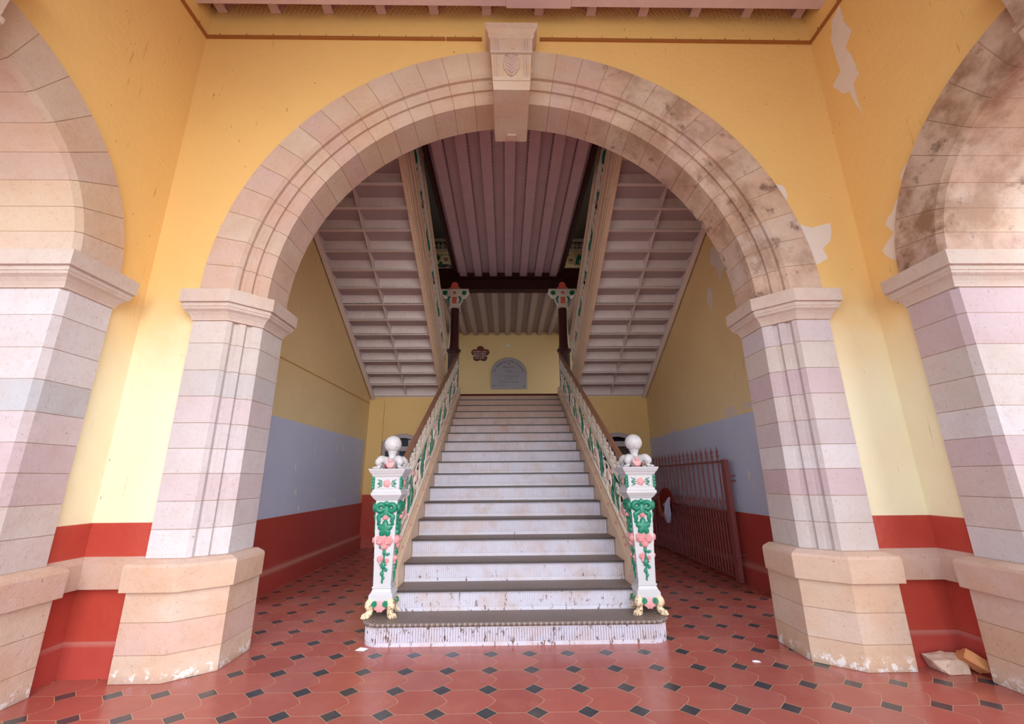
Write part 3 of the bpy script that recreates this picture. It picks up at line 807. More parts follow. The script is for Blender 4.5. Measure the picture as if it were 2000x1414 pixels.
# ================================================================== CENTRAL STAIRCASE
Y1, GO, RI_, NS = 4.09, .33, .1793, 18
zn = lambda Y: RI_ * ((Y - Y1) / GO + 1)                # nosing line
ST = thing('staircase', 'broad central staircase with white fluted risers and dark diamond treads', 'staircase', (0, Y1, 0)); STL = (0, Y1, 0)
def fluted(path, z0, z1, closed=False):
    """vertical flutes along a plan path given as list of (x,y,nx,ny)"""
    b = MB(); rows = [z0, z0 + .030, z0 + .034, z1 - .018, z1 - .014, z1]
    rings = []
    for i, z in enumerate(rows):
        r = []
        for k, (x, y, nx, ny) in enumerate(path):
            d = 0
            if i in (2, 3): d = (-.009, .002, .004, .002)[k % 4]
            r.append((x + nx * d, y + ny * d, z))
        rings.append(r)
    b.loft(rings, False, False)
    return b
NF = 104
me_riser = None
path = [(-1.115 + 2.23 * k / (NF * 4), 0, 0, -1) for k in range(NF * 4 + 1)]
rb = fluted(path, 0, RI_ - .016)
rb.box(-1.115, 1.115, .002, .02, 0, RI_ - .016)
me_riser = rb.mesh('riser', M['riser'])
tb = MB(); tb.loft([[(-1.12, -.018, -.016), (-1.12, -.026, -.008), (-1.12, -.018, 0), (-1.12, GO, 0), (-1.12, GO, -.016)], [(1.12, -.018, -.016), (1.12, -.026, -.008), (1.12, -.018, 0), (1.12, GO, 0), (1.12, GO, -.016)]])
me_tread = tb.mesh('tread', M['tread'])
me_nose = MB().box(-1.121, 1.121, -.0285, -.017, -.0165, .0008).mesh('nosing', M['nosing'])
for k in range(1, NS):
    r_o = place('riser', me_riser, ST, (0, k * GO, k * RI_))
    if k < NS - 1:
        place('nosing', me_nose, place('tread', me_tread, ST, (0, k * GO, (k + 1) * RI_)))
# curved bottom step
rad = .16; hw = 1.315; yb = .48
pl = [(-hw, yb - .02 * k) for k in range(int((yb - rad) / .02))]
pl += [(-hw + rad - rad * math.cos(a), rad - rad * math.sin(a)) for a in [PI / 2 * k / 12 for k in range(13)]]
base = pl + [(-x, y) for x, y in pl[::-1]]
# resample at flute pitch
def resample(P, st):
    out = [P[0]]; acc = 0
    for i in range(1, len(P)):
        a, c_ = Vector(P[i - 1]), Vector(P[i]); L = (c_ - a).length; d = st - acc
        while d <= L:
            out.append(tuple(a + (c_ - a) * (d / L))); d += st
        acc = L - (d - st)
    return out
rs = resample(base, .0056); path = []
for i, p in enumerate(rs):
    a, c_ = rs[max(i - 1, 0)], rs[min(i + 1, len(rs) - 1)]; dx, dy = c_[0] - a[0], c_[1] - a[1]; l = math.hypot(dx, dy)
    path.append((p[0], p[1], dy / l, -dx / l))
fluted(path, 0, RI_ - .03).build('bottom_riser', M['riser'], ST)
b = MB(); P0 = offset_open(base, -.018); P1 = offset_open(base, -.026)
b.loft([[(p[0], p[1], z) for p in P] for P, z in ((P0, RI_ - .03), (P1, RI_ - .015), (P0, RI_))]); b.build('bottom_tread', M['tread'], ST)
# string boards
for sg in (-1, 1):
    b = MB(); rings = []
    prof = [(1.12, -.36), (1.12, .13), (1.128, .145), (1.140, .150), (1.152, .185), (1.165, .19), (1.165, .180), (1.205, .180), (1.215, .20), (1.255, .20), (1.265, .17), (1.265, .0), (1.255, -.05), (1.255, -.36)]
    for Y in (4.50, 9.70):
        rings.append([(sg * x, Y - Y1, max(.001, zn(Y) + h)) for x, h in prof])
    b.loft(rings); b.build('string_board', M['beige'], ST)
    b = MB()
    for k in range(15):
        Y = 4.72 + k * .335
        b = MB(); b.ball((sg * 1.139, Y - Y1, zn(Y) + .166), .012, .022, .014, 10, 6)
        b.build('string_rosette', M['pink'], ST, True)
b = MB(); b.loft([[(-1.12, 4.5 - Y1, .02), (1.12, 4.5 - Y1, .02), (1.12, 4.5 - Y1, .0), (-1.12, 4.5 - Y1, .0)], [(-1.12, 9.7 - Y1, zn(9.7) - .30), (1.12, 9.7 - Y1, zn(9.7) - .30), (1.12, 9.7 - Y1, zn(9.7) - .34), (-1.12, 9.7 - Y1, zn(9.7) - .34)]])
b.build('soffit_plate', M['lilac'], ST)

# ================================================================== SCROLL BALUSTRADES
def bar2d(b, pts, wd, dp, x0):
    """flat bar following 2-D points (s,t); section wd (in plane) x dp (across)"""
    n = len(pts); L = []; Rr = []
    for i in range(n):
        a, c_ = pts[max(i - 1, 0)], pts[min(i + 1, n - 1)]; dx, dy = c_[0] - a[0], c_[1] - a[1]; l = math.hypot(dx, dy) or 1
        w_ = wd[i] if isinstance(wd, list) else wd
        L.append((pts[i][0] - dy / l * w_, pts[i][1] + dx / l * w_)); Rr.append((pts[i][0] + dy / l * w_, pts[i][1] - dx / l * w_))
    rings = [[(x0 - dp * .5, *L[i]), (x0 - dp, *pts[i]), (x0 - dp * .5, *Rr[i]), (x0 + dp * .5, *Rr[i]), (x0 + dp, *pts[i]), (x0 + dp * .5, *L[i])] for i in range(n)]
    b.loft(rings)
def spiral(cx, cy, r0, r1, a0, turns, n=40, dirn=1):
    return [(cx + (r0 + (r1 - r0) * k / n) * math.cos(a0 + dirn * 2 * PI * turns * k / n), cy + (r0 + (r1 - r0) * k / n) * math.sin(a0 + dirn * 2 * PI * turns * k / n)) for k in range(n + 1)]
LEAF = [(0, -.5), (.12, -.30), (.34, -.36), (.26, -.16), (.46, -.02), (.28, .08), (.36, .28), (.16, .26), (.0, .5), (-.16, .26), (-.36, .28), (-.28, .08), (-.46, -.02), (-.26, -.16), (-.34, -.36), (-.12, -.30)]
def leaf2d(b, cx, cy, sx, sy, rot, x0, th):
    c_, s_ = math.cos(rot), math.sin(rot); P = []
    for u, v in LEAF:
        u *= sx; v *= sy; P.append((cx + u * c_ - v * s_, cy + u * s_ + v * c_))
    n = len(P)
    v = [(x0 - th, *p) for p in P] + [(x0 + th, *p) for p in P] + [(x0 - th * 2.6, cx, cy), (x0 + th * 2.6, cx, cy)]
    f = []
    for k in range(n):
        q = (k + 1) % n
        f += [(k, q, q + n, k + n), (2 * n, q, k), (2 * n + 1, k + n, q + n)]
    b.add(v, f)
def unit_scroll(L):
    b = MB(); K = min(1.0, L / 1.0)
    for cx_, cy_, dr, ph in ((.27 * L, .195, -1, PI * 1.1), (.74 * L, .225, 1, -PI * .1)):
        r_ = .172 * K
        P = spiral(cx_, cy_, r_, .02, ph, 1.8, 48, dr); bar2d(b, P, .0135, .011, 0)
        P2 = spiral(cx_ + .19 * K, cy_ + (.10 if dr < 0 else -.10), .075 * K, .014, PI * (1.0 if dr < 0 else .9), 1.3, 24, dr); bar2d(b, P2, .010, .009, 0)
        e = -1 if dr < 0 else 1
        if dr < 0: bar2d(b, [P[0], (cx_ - .19 * K, .07), (cx_ - .225 * K, .02), (cx_ - .25 * K, -.005)], .0125, .010, 0); bar2d(b, [P2[0], (cx_ + .10 * K, .37), (cx_ + .06 * K, .418)], .010, .009, 0)
        else: bar2d(b, [P[0], (cx_ + .20 * K, .33), (cx_ + .225 * K, .39), (cx_ + .25 * K, .418)], .0125, .010, 0); bar2d(b, [P2[0], (cx_ + .10 * K, .05), (cx_ + .05 * K, -.005)], .010, .009, 0)
    bar2d(b, [(.47 * L, -.005), (.49 * L, .12), (.52 * L, .26), (.55 * L, .418)], .011, .010, 0)
    return b
def unit_leaves(L):
    K = min(1.0, L / 1.0); out = []
    for cx_, cy_, sx, sy, ro, x0 in ((.03, .14, .21, .27, .2, 0), (.09, .29, .13, .20, -.4, .004), (.505, .27, .22, .28, -.2, 0), (.45, .12, .13, .18, .5, .004), (.93, .30, .14, .24, .3, 0), (.60, .10, .14, .18, -.4, -.004), (.16, .36, .12, .14, .7, 0)):
        b = MB(); leaf2d(b, cx_ * L, cy_, sx * K, sy, ro, x0, .005); out.append(b)
    return out
def unit_rose(L):
    out = []
    for cx_, cy_, r_ in ((.27, .195, .05), (.74, .225, .05), (.38, .06, .028), (.62, .36, .028)):
        b = MB(); b.ball((0, cx_ * L, cy_), .022, r_, r_, 12, 6, lambda th, ph: 1 + .12 * math.cos(5 * th)); out.append(b)
    return out
def shear(mb, slope):
    for i, v in enumerate(mb.v): mb.v[i] = (v[0], v[1], v[2] + slope * v[1])
    return mb
def frieze(L, h):
    b = MB(); n = max(1, int(round(L / .115))); st = L / n
    for k in range(n):
        bar2d(b, spiral(st * (k + .5), h * .5, h * .42, .008, PI, 1.2, 14, -1), .006, .006, 0)
        bar2d(b, [(st * k, h * .1), (st * (k + .12), h * .5)], .006, .006, 0)
    return b
def balustrade(name, label, x, ya, yb, z0, slope, n, orient='y', rail_mat='brown_rail', hand_w=.085, face=0):
    """rails, frieze and n scroll units; orient 'y' runs along depth (sheared), 'x' across"""
    T = thing(name, label, 'balustrade', (x, ya, z0)); Lt = yb - ya; L = Lt / n
    def put(nm, mb, mat, s=0.0, smooth=False):
        shear(mb, slope)
        if orient == 'x':
            mb.v = [(v[1], -v[0], v[2]) for v in mb.v]; loc = (s, 0, 0)
        else: loc = (0, s, slope * s)
        o = mb.build(nm, M[mat], T, smooth); o.location = loc; return o
    def bar(x0, x1, t0, t1, mat, nm):
        b = MB(); c_ = min(.006, (t1 - t0) / 4)
        sec = [(x0 + c_, t0), (x1 - c_, t0), (x1, t0 + c_), (x1, t1 - c_), (x1 - c_, t1), (x0 + c_, t1), (x0, t1 - c_), (x0, t0 + c_)]
        b.loft([[(p[0], 0, p[1]) for p in sec], [(p[0], Lt, p[1]) for p in sec]]); return put(nm, b, mat)
    bar(-.016, .016, .200, .218, 'cream', 'bottom_rail')
    bar(-.018, .018, .672, .695, 'cream', 'middle_rail')
    bar(-.020, .020, .722, .742, 'cream', 'middle_rail')
    bar(-.009, .009, .818, .830, 'cream', 'frieze_rail')
    b = MB(); hw = hand_w
    sec = [(-hw * .7, .975), (hw * .7, .975), (hw, .990), (hw, 1.012), (hw * .7, 1.028), (0, 1.034), (-hw * .7, 1.028), (-hw, 1.012), (-hw, .990)]
    b.loft([[(p[0], 0, p[1]) for p in sec], [(p[0], Lt, p[1]) for p in sec]]); put('handrail', b, rail_mat, 0, 50)
    fb = _up(frieze(Lt, .075), .743); f2 = _up(frieze(Lt, .075), .831); fb.add(f2.v, f2.f)
    put('frieze_scrollwork', fb, 'cream')
    b = MB(); q = L / 4; b.box(-.006, .006, q * .5 - .008, q * .5 + .008, .69, .98); st_ = put('rail_stud', b, rail_mat)
    for k in range(1, n * 4):
        c_ = st_.copy(); COL.objects.link(c_); c_.parent = T; c_.location = (k * q, 0, 0) if orient == 'x' else (0, k * q, slope * k * q)
    panel = put('scroll_panel', _up(unit_scroll(L), .225), 'cream', 0, 40)
    subs = [put('leaf', _up(q, .228), 'green') for q in unit_leaves(L)] + [put('rosette', _up(q, .228), 'pink', 0, True) for q in unit_rose(L)]
    for q in subs: q.parent = panel
    for k in range(1, n):
        pc = panel.copy(); COL.objects.link(pc); pc.parent = T
        pc.location = (k * L, 0, 0) if orient == 'x' else (0, k * L, slope * k * L)
        for q in subs:
            c_ = q.copy(); COL.objects.link(c_); c_.parent = pc
    return T
def _up(mb, dz):
    mb.v = [(v[0], v[1], v[2] + dz) for v in mb.v]; return mb
SL = RI_ / GO
for sg, nm in ((-1, 'left'), (1, 'right')):
    balustrade('stair_balustrade', 'cream scroll and green leaf iron balustrade climbing the %s side of the central stairs' % nm, sg * 1.185, 4.52, 9.60, zn(4.52), SL, 4, 'y', 'brown_rail', .030)

# ================================================================== NEWEL POSTS
def rose(b, cx, cz, r, y, h, seed=0, n=20):
    """relief rose on a face whose outward normal is -y"""
    rnd = random.Random(seed); rings = []
    for i in range(7):
        f = i / 6; rr = r * (1 - f * .96); rg = []
        for k in range(n):
            th = 2 * PI * k / n
            q = rr * (1 + (.13 * math.cos(5 * th + i * 1.9) if i % 2 == 0 else .05 * math.cos(4 * th + i)))
            hh = h * (math.sin(min(1, f * 1.5) * PI / 2)) * (1 if i % 2 else .78)
            rg.append((cx + q * math.cos(th), y - hh, cz + q * math.sin(th)))
        rings.append(rg)
    b.loft(rings)
def relief(b, pts, y, h):
    """domed relief with the given outline on a -y face"""
    n = len(pts); cx = sum(p[0] for p in pts) / n; cz = sum(p[1] for p in pts) / n
    rings = [[(p[0], y + .004, p[1]) for p in pts], [(p[0], y - h * .5, p[1]) for p in pts]]
    for s_, hh in ((.72, .9), (.3, 1.0)): rings.append([(cx + (p[0] - cx) * s_, y - h * hh, cz + (p[1] - cz) * s_) for p in pts])
    b.loft(rings)
def lf(cx, cz, sx, sy, rot=0, src=LEAF):
    c_, s_ = math.cos(rot), math.sin(rot)
    return [(cx + u * sx * c_ - v * sy * s_, cz + u * sx * s_ + v * sy * c_) for u, v in src]
VINE = [(.5 * (0.62 + .38 * abs(math.cos(2.5 * a)) ** .8) * math.sin(a), -.5 * (0.62 + .38 * abs(math.cos(2.5 * a)) ** .8) * math.cos(a)) for a in [2 * PI * k / 40 for k in range(40)]]
def newel(name, label, loc):
    N = thing(name, label, 'newel post', loc)
    def sq(b, prof):
        b.loft([[(-h, -h, z), (h, -h, z), (h, h, z), (-h, h, z)] for h, z in prof])
    b = MB(); sq(b, [(.078, .245), (.100, .99)]); SH = b.build('shaft', M['white'], N)
    b = MB(); sq(b, [(.104, .132), (.106, .136), (.106, .178), (.103, .182), (.090, .200), (.082, .222), (.078, .228), (.086, .232), (.086, .244), (.080, .248)]); b.build('base_moulding', M['white'], N)
    b = MB(); sq(b, [(.100, .985), (.112, .992), (.112, .998), (.118, 1.000), (.142, 1.035), (.142, 1.058), (.132, 1.062), (.132, 1.082), (.130, 1.084), (.130, 1.190), (.134, 1.200), (.142, 1.212), (.146, 1.226), (.152, 1.228), (.170, 1.262), (.172, 1.272), (.05, 1.276)])
    CP = b.build('cap', M['white'], N)
    # finial
    b = MB(); b.lathe([(.030, 1.27), (.06, 1.30), (.07, 1.335), (.05, 1.372), (.036, 1.385), (.034, 1.40), (.044, 1.430), (.048, 1.436), (.044, 1.442)], 20); FS = b.build('finial_stem', M['worn_white'], N, True)
    b = MB(); b.ball((0, 0, 1.512), .083, n=24, m=16); b.build('ball', M['worn_white'], FS, True)
    for k in range(4):
        a = PI / 4 + k * PI / 2
        A = Matrix.Rotation(a, 4, 'Z')
        b = MB(); b.tube([(.035, 0, 1.345), (.075, 0, 1.352), (.115, 0, 1.360), (.142, 0, 1.335), (.135, 0, 1.305), (.148, 0, 1.285), (.175, 0, 1.282), (.190, 0, 1.281)],
                         [.034, .036, .040, .036, .022, .016, .014, .008], 10)
        for e in (-1, 0, 1): b.ball((.178, e * .014, 1.283), .018, .008, .009, 8, 5)
        b.xf(A); b.build('finial_leg', M['worn_white'], FS, True)
    for k in range(4):
        for e in (-1, 1):
            b = MB(); b.ball((e * .046, -.056, 1.342), .030, .026, .030, 14, 8); b.xf(Matrix.Rotation(k * PI / 2, 4, 'Z')); b.build('finial_knob', M['worn_white'], FS, True)
    # paws
    for k in range(4):
        a = PI / 4 + k * PI / 2; A = Matrix.Rotation(a, 4, 'Z')
        b = MB(); b.tube([(.09, 0, .135), (.125, 0, .122), (.140, 0, .095), (.122, 0, .062), (.135, 0, .034), (.165, 0, .022)], [.030, .036, .036, .026, .030, .022], 10)
        for e in (-1.5, -.5, .5, 1.5):
            b.ball((.168 - abs(e) * .006, e * .017, .019), .032, .0105, .019, 8, 6)
            b.ball((.198 - abs(e) * .008, e * .018, .008), .010, .005, .008, 6, 4)
        for q in range(5): b.ball((.118 + .012 * math.sin(q * 2.1), .026 * math.cos(q * 1.9), .125 - q * .012), .016, .014, .014, 7, 5)
        b.xf(A); b.build('paw', M['paw'], N, True)
    # one carved face copied to the four sides
    y = lambda z: -(.078 + (.100 - .078) * (z - .245) / .745)
    yf = -.092
    parts = []
    b = MB()
    for s in (-1, 1):
        b.tube([(s * .012, y(.925), .922), (s * .045, y(.94) - .012, .950), (s * .076, y(.93) - .012, .936), (s * .078, y(.91) - .010, .905), (s * .050, y(.90) - .010, .890), (s * .014, y(.915) - .006, .912)], [.014, .021, .024, .024, .021, .014], 8)
        b.tube([(s * .012, y(.90) - .004, .905), (s * .030, y(.86) - .008, .862), (s * .066, y(.84) - .010, .842), (s * .060, y(.80) - .008, .800), (s * .074, y(.76), .765)], [.015, .020, .021, .018, .008], 8, True, .55)
    relief(b, lf(0, .958, .075, .05), y(.958), .018)
    relief(b, [(-.022, .935), (.022, .935), (.032, .87), (.012, .82), (-.012, .82), (-.032, .87)], y(.88), .022)
    parts.append((b, 'ribbon_bow', 'green'))
    b = MB(); relief(b, lf(0, .735, .14, .15, PI, VINE), y(.735), .026); parts.append((b, 'vine_leaf', 'green'))
    b = MB(); rose(b, 0, .835, .026, y(.835) - .012, .024, 2, 14); parts.append((b, 'small_rose', 'pink'))
    b = MB(); rose(b, -.032, .635, .048, y(.635), .036, 1); rose(b, .036, .630, .046, y(.63), .034, 3); rose(b, .002, .588, .040, y(.59), .030, 5); parts.append((b, 'rose_cluster', 'pink'))
    b = MB(); relief(b, lf(-.035, .575, .03, .035, .6), y(.57), .01); relief(b, lf(.004, .530, .040, .06), y(.53), .018); relief(b, lf(.038, .515, .05, .03, .3), y(.515), .016); relief(b, lf(.0, .425, .065, .085), y(.425), .022)
    relief(b, lf(.028, .385, .04, .04), y(.385), .014); relief(b, lf(-.006, .352, .045, .05, .4), y(.35), .014); relief(b, lf(.008, .315, .032, .04, -.4), y(.315), .012); relief(b, lf(-.002, .283, .022, .035, .3), y(.283), .008)
    b.tube([(.002, y(.55) - .006, .555), (.006, y(.46) - .006, .46), (.0, y(.36) - .006, .36), (.0, y(.28) - .003, .275)], .007, 6); parts.append((b, 'hanging_vine', 'green'))
    b = MB(); rose(b, -.030, .475, .030, y(.475), .026, 7, 14); relief(b, lf(-.026, .445, .035, .05), y(.445), .016); rose(b, .034, .462, .020, y(.46), .018, 8, 12); relief(b, lf(.034, .44, .02, .04, -.2), y(.44), .01); parts.append((b, 'rosebud_spray', 'pink'))
    yc = -.130
    b = MB(); rose(b, 0, 1.137, .036, yc, .016, 9, 22); parts.append((b, 'frieze_rosette', 'pink'))
    b = MB()
    for s in (-1, 1):
        relief(b, [(s * .062, 1.137), (s * .074, 1.154), (s * .090, 1.137), (s * .074, 1.120)], yc, .010)
        b.tube([(s * .038, yc - .003, 1.137), (s * .066, yc - .003, 1.137)], .0035, 6)
        for e in (-1, 1):
            P = spiral(s * .058, 1.137 + e * .022, .013, .004, (PI if s > 0 else 0), 1.1, 12, e * s)
            b.tube([(p[0], yc - .003, p[1]) for p in P], .0035, 5)
            b.tube([(s * .068, yc - .003, 1.137 + e * .028), (s * .086, yc - .003, 1.137 + e * .034)], .0035, 5)
    parts.append((b, 'frieze_scroll', 'green'))
    b = MB()
    for z0, z1, dd in ((1.088, 1.088, 0),):
        b.box(-.112, .112, yc - .004, yc + .002, 1.092, 1.097); b.box(-.112, .112, yc - .004, yc + .002, 1.178, 1.183); b.box(-.112, -.108, yc - .004, yc + .002, 1.097, 1.178); b.box(.108, .112, yc - .004, yc + .002, 1.097, 1.178)
    parts.append((b, 'frieze_panel_edge', 'worn_white'))
    b = MB(); P = [(0, .055)]; sh = []
    for k in range(13):
        a = -PI * .5 + (k - 6) / 6 * PI * .62; r_ = .052 * (1 + .12 * (k % 2)); sh.append((r_ * math.cos(a), .108 + r_ * math.sin(a) * 1.15))
    relief(b, sh + [(.022, .136), (-.022, .136)], -.100, .016); parts.append((b, 'shell', 'pink'))
    for s in (-1, 1):
        b = MB(); b.tube([(s * .048, -.096, .112), (s * .048, -.122, .112)], [.026, .024], 14); b.tube([(s * .048, -.12, .112), (s * .048, -.132, .112)], [.013, .010], 10)
        parts.append((b, 'scroll_boss', 'green'))
    b = MB(); b.ball((0, -.068, 1.352), .020, .014, .020, 12, 6); sh = []
    for k in range(13):
        a = -PI * .5 + (k - 6) / 6 * PI * .6; r_ = .040 * (1 + .06 * (k % 2)); sh.append((r_ * math.cos(a), 1.319 + r_ * math.sin(a)))
    relief(b, sh + [(.012, 1.336), (-.012, 1.336)], -.064, .016); parts.append((b, 'finial_shell', 'pink'))
    for b, nm, mt in parts:
        PR_ = CP if nm.startswith('frieze') else FS if nm.startswith('finial') else N if nm in ('shell', 'scroll_boss') else SH
        o = b.build(nm, M[mt], PR_, 60)
        for k in range(1, 4):
            c_ = o.copy(); COL.objects.link(c_); c_.parent = PR_; c_.rotation_euler = (0, 0, k * PI / 2)
    for k in range(4):                               # leaf strips on the cap corners
        b = MB()
        for q in range(4):
            zz = 1.088 + q * .028; b.ball((-.130, -.130, zz + .012), .014, .014, .020, 8, 5, lambda th, ph: 1 + .15 * math.cos(3 * th))
        b.xf(Matrix.Rotation(k * PI / 2, 4, 'Z')); b.build('corner_leaf', M['green'], CP, 60)
    return N
nw = newel('newel_post', 'white newel post with green ribbon and pink roses left of the bottom step', (-1.205, 4.335, RI_))
nw2 = clone(nw, None, (1.195, 4.335, RI_)); nw2['label'] = 'white newel post with green ribbon and pink roses right of the bottom step'

# ================================================================== SIDE FLIGHTS
FY, FG, FR, FZ = 9.55, .3225, .1793, 3.17
zs = lambda Y: FZ + (FY - Y) * FR / FG                 # soffit line
XI, XO = 1.55, 3.10; XM = 2.32
for sg, nm in ((-1, 'left'), (1, 'right')):
    T = thing('upper_stair_flight', 'lilac iron stair flight seen from below rising along the %s hall wall' % nm, 'stair flight', (0, FY, FZ)); L0 = (0, FY, FZ)
    # riser backs: two sunk panels with fluting, lip along the bottom
    rb = MB()
    for xa, xb in ((XI + .02, XM - .015), (XM + .015, XO - .03)):
        n = int((xb - xa) / .0056); pth = [(sg * (xa + (xb - xa) * k / n), 0, 0, -1) for k in range(n + 1)]
        f = fluted(pth, .028, FR + .018); rb.add(f.v, f.f)
    rb.box(min(sg * XI, sg * XO), max(sg * XI, sg * XO), .003, .016, 0, FR + .03)
    mr = rb.mesh('riser', M['lilac'])
    lb = MB(); lb.box(min(sg * XI, sg * XO), max(sg * XI, sg * XO), -.040, .004, 0, .012); ml = lb.mesh('riser_lip', M['lilac'])
    tb = MB(); tb.box(min(sg * XI, sg * XO), max(sg * XI, sg * XO), -FG + .0, .03, 0, .020); mt = tb.mesh('tread', M['lilac_tread'])
    for k in range(17):
        place('riser', mr, T, (0, -k * FG, k * FR))
        place('riser_lip', ml, T, (0, -k * FG, k * FR))
        place('tread', mt, T, (0, -k * FG, k * FR + FR + .025))
    # carriages: centre rib, wall string
    for xa, xb, nm2, top in ((XM - .006, XM + .006, 'centre_rib', .20), (XO - .06, XO, 'wall_string', .50), ):
        b = MB(); b.loft([[(sg * xa, 0, .012), (sg * xb, 0, .012), (sg * xb, 0, top), (sg * xa, 0, top)], [(sg * xa, -17 * FG, 17 * FR + .012), (sg * xb, -17 * FG, 17 * FR + .012), (sg * xb, -17 * FG, 17 * FR + top), (sg * xa, -17 * FG, 17 * FR + top)]])
        if nm2 == 'wall_string':
            b = MB(); pr = [(XO - .075, -.06), (XO + .005, -.06), (XO + .005, .5), (XO - .03, .5), (XO - .03, .0), (XO - .075, -.01)]
            b.loft([[(sg * x, .0 + .05, h - .03) for x, h in pr], [(sg * x, -17 * FG, 17 * FR + h) for x, h in pr]])
        b.build(nm2, M['lilac'], T)
    pr = [(1.56, -.05), (1.505, -.055), (1.50, -.02), (1.485, -.015), (1.480, .035), (1.495, .05), (1.495, .065), (1.475, .075), (1.468, .15), (1.485, .165), (1.485, .19), (1.462, .20), (1.458, .36), (1.470, .375), (1.450, .40), (1.440, .50), (1.43, .525), (1.56, .525)]
    b = MB(); b.loft([[(sg * x, 0, h) for x, h in pr], [(sg * x, -17 * FG, 17 * FR + h) for x, h in pr]]); b.build('face_string', M['beige'], T)
    balustrade('flight_balustrade', 'cream scroll balustrade with dark green leaves edging the %s upper flight' % nm, sg * 1.472, 4.10, FY, zs(4.10) + .236 + .092, -FR / FG, 4, 'y', 'beige', .04)

# ================================================================== IRON COLUMNS
def column(label, x):
    C = thing('iron_column', label, 'column', (x, 9.86, ZL))
    b = MB(); b.lathe([(.165, 0), (.165, .06), (.135, .09), (.135, 1.02), (.15, 1.04), (.15, 1.07), (.185, 1.09), (.185, 1.115), (.14, 1.14), (.125, 1.16)], 8, sides=True); b.build('pedestal', M['maroon'], C)
    b = MB(); b.lathe([(.128, 1.13), (.128, 1.20), (.118, 1.24), (.108, 2.20), (.112, 2.23)], 24); b.build('shaft', M['maroon'], C, True)
    b = MB(); b.loft([[(-h, -h, z), (h, -h, z), (h, h, z), (-h, h, z)] for h, z in ((.135, 2.17), (.12, 2.20), (.115, 2.30), (.15, 2.42), (.17, 2.46), (.17, 2.63))]); KP = b.build('capital', M['cream'], C)
    for s in (-1, 1):
        b = MB(); pr = [(.12, 2.63), (.34, 2.63), (.34, 2.60), (.315, 2.565), (.27, 2.49), (.22, 2.465), (.14, 2.46)]
        b.prism([(s * p[0], p[1]) for p in pr], 'y', -.13, .05); b.build('bracket', M['cream'], KP)
        b = MB(); b.tube([(s * .235, -.125, 2.545), (s * .235, -.155, 2.545)], [.062, .058], 16); b.build('green_roundel', M['green'], KP)
        b = MB(); P = spiral(s * .235, 2.545, .078, .06, 0, 1.0, 20, 1); b.tube([(p[0], -.14, p[1]) for p in P], .010, 6); b.build('roundel_ring', M['cream'], KP)
        b = MB(); b.tube([(s * .10, -.15, 2.44), (s * .135, -.16, 2.42), (s * .15, -.15, 2.36), (s * .12, -.14, 2.27)], [.016, .024, .03, .012], 8); b.build('leaf_scroll', M['green'], KP, True)
    b = MB(); b.box(-.34, .34, -.16, .12, 2.63, 2.648); b.build('abacus', M['cream'], KP)
    b = MB(); rose(b, 0, 2.545, .04, -.170, .02, 3, 14); b.build('rosette', M['orange'], KP, 60)
    b = MB(); relief(b, [(-.06, 2.43), (.06, 2.43), (.05, 2.34), (.06, 2.27), (-.06, 2.27), (-.05, 2.34)], -.150, .03); b.build('acanthus', M['orange'], KP)
    b = MB(); P = [(-.14, 2.648), (.14, 2.648), (.13, 2.70), (.10, 2.69), (.085, 2.73)] + [(.085 * math.cos(a), 2.75 + .09 * math.sin(a)) for a in [PI * k / 10 for k in range(11)]] + [(-.085, 2.73), (-.10, 2.69), (-.13, 2.70)]
    b.prism(P, 'y', -.150, -.128); b.build('crest', M['orange'], KP)
    b = MB(); b.box(-.15, .15, -.155, -.126, 2.649, 2.662); b.build('crest_band', M['sign'], KP)
    return C
column('dark maroon iron column with painted capital left of the landing', -1.325)
column('dark maroon iron column with painted capital right of the landing', 1.335)

# ================================================================== UPPER GIRDERS AND DECKS
b = MB(); y0 = 9.75
b.box(-HX + .005, HX - .005, y0, y0 + .22, 5.885, 5.91); b.box(-HX + .005, HX - .005, y0 + .09, y0 + .13, 5.91, 6.20); b.box(-HX + .005, HX - .005, y0, y0 + .22, 6.20, 6.225)
o = b.build('landing_girder', M['girder']); tag(o, 'dark maroon girder spanning the hall on the two iron columns', 'girder')
b = MB(); b.box(-HX + .005, HX - .005, y0 - .008, y0 - .0, 6.225, ZU); b.build('fascia_plate', M['girder'], o)
def trough(x0, x1, zb, d, hb, ht, p=.373):
    pts = []; k0 = math.floor(x0 / p) - 1
    for k in range(k0, int(x1 / p) + 3):
        c_ = k * p
        pts += [(c_ - hb, zb), (c_ + hb, zb), (c_ + ht, zb + d), (c_ + p - ht, zb + d)]
    return [q for q in pts if x0 <= q[0] <= x1]
def deck(name, label, x0, x1, y0, y1, zb, mat, d, hb, ht):
    T = thing(name, label, 'floor deck', (0, y0, zb)); L = (0, y0, zb)
    P = trough(x0, x1, zb, d, hb, ht); P = [(x0, P[0][1])] + P + [(x1, P[-1][1])]
    Q = [(x, z + .008) for x, z in P[::-1]]
    b = MB(); b.prism(P + Q, 'y', y0, y1); rel(b, L).build('trough_sheet', M[mat], T)
    b = MB(); b.box(x0, x1, y0, y1, zb + .13, ZU); rel(b, L).build('floor_slab', M['dark'], T)
    return T, P
D1, P1_ = deck('bridge_deck', 'long mauve ribbed steel walkway deck overhead along the middle of the hall', -1.27, 1.27, 4.062, 9.74, 6.235, 'lilac_dark', .10, .084, .098)
b = MB()
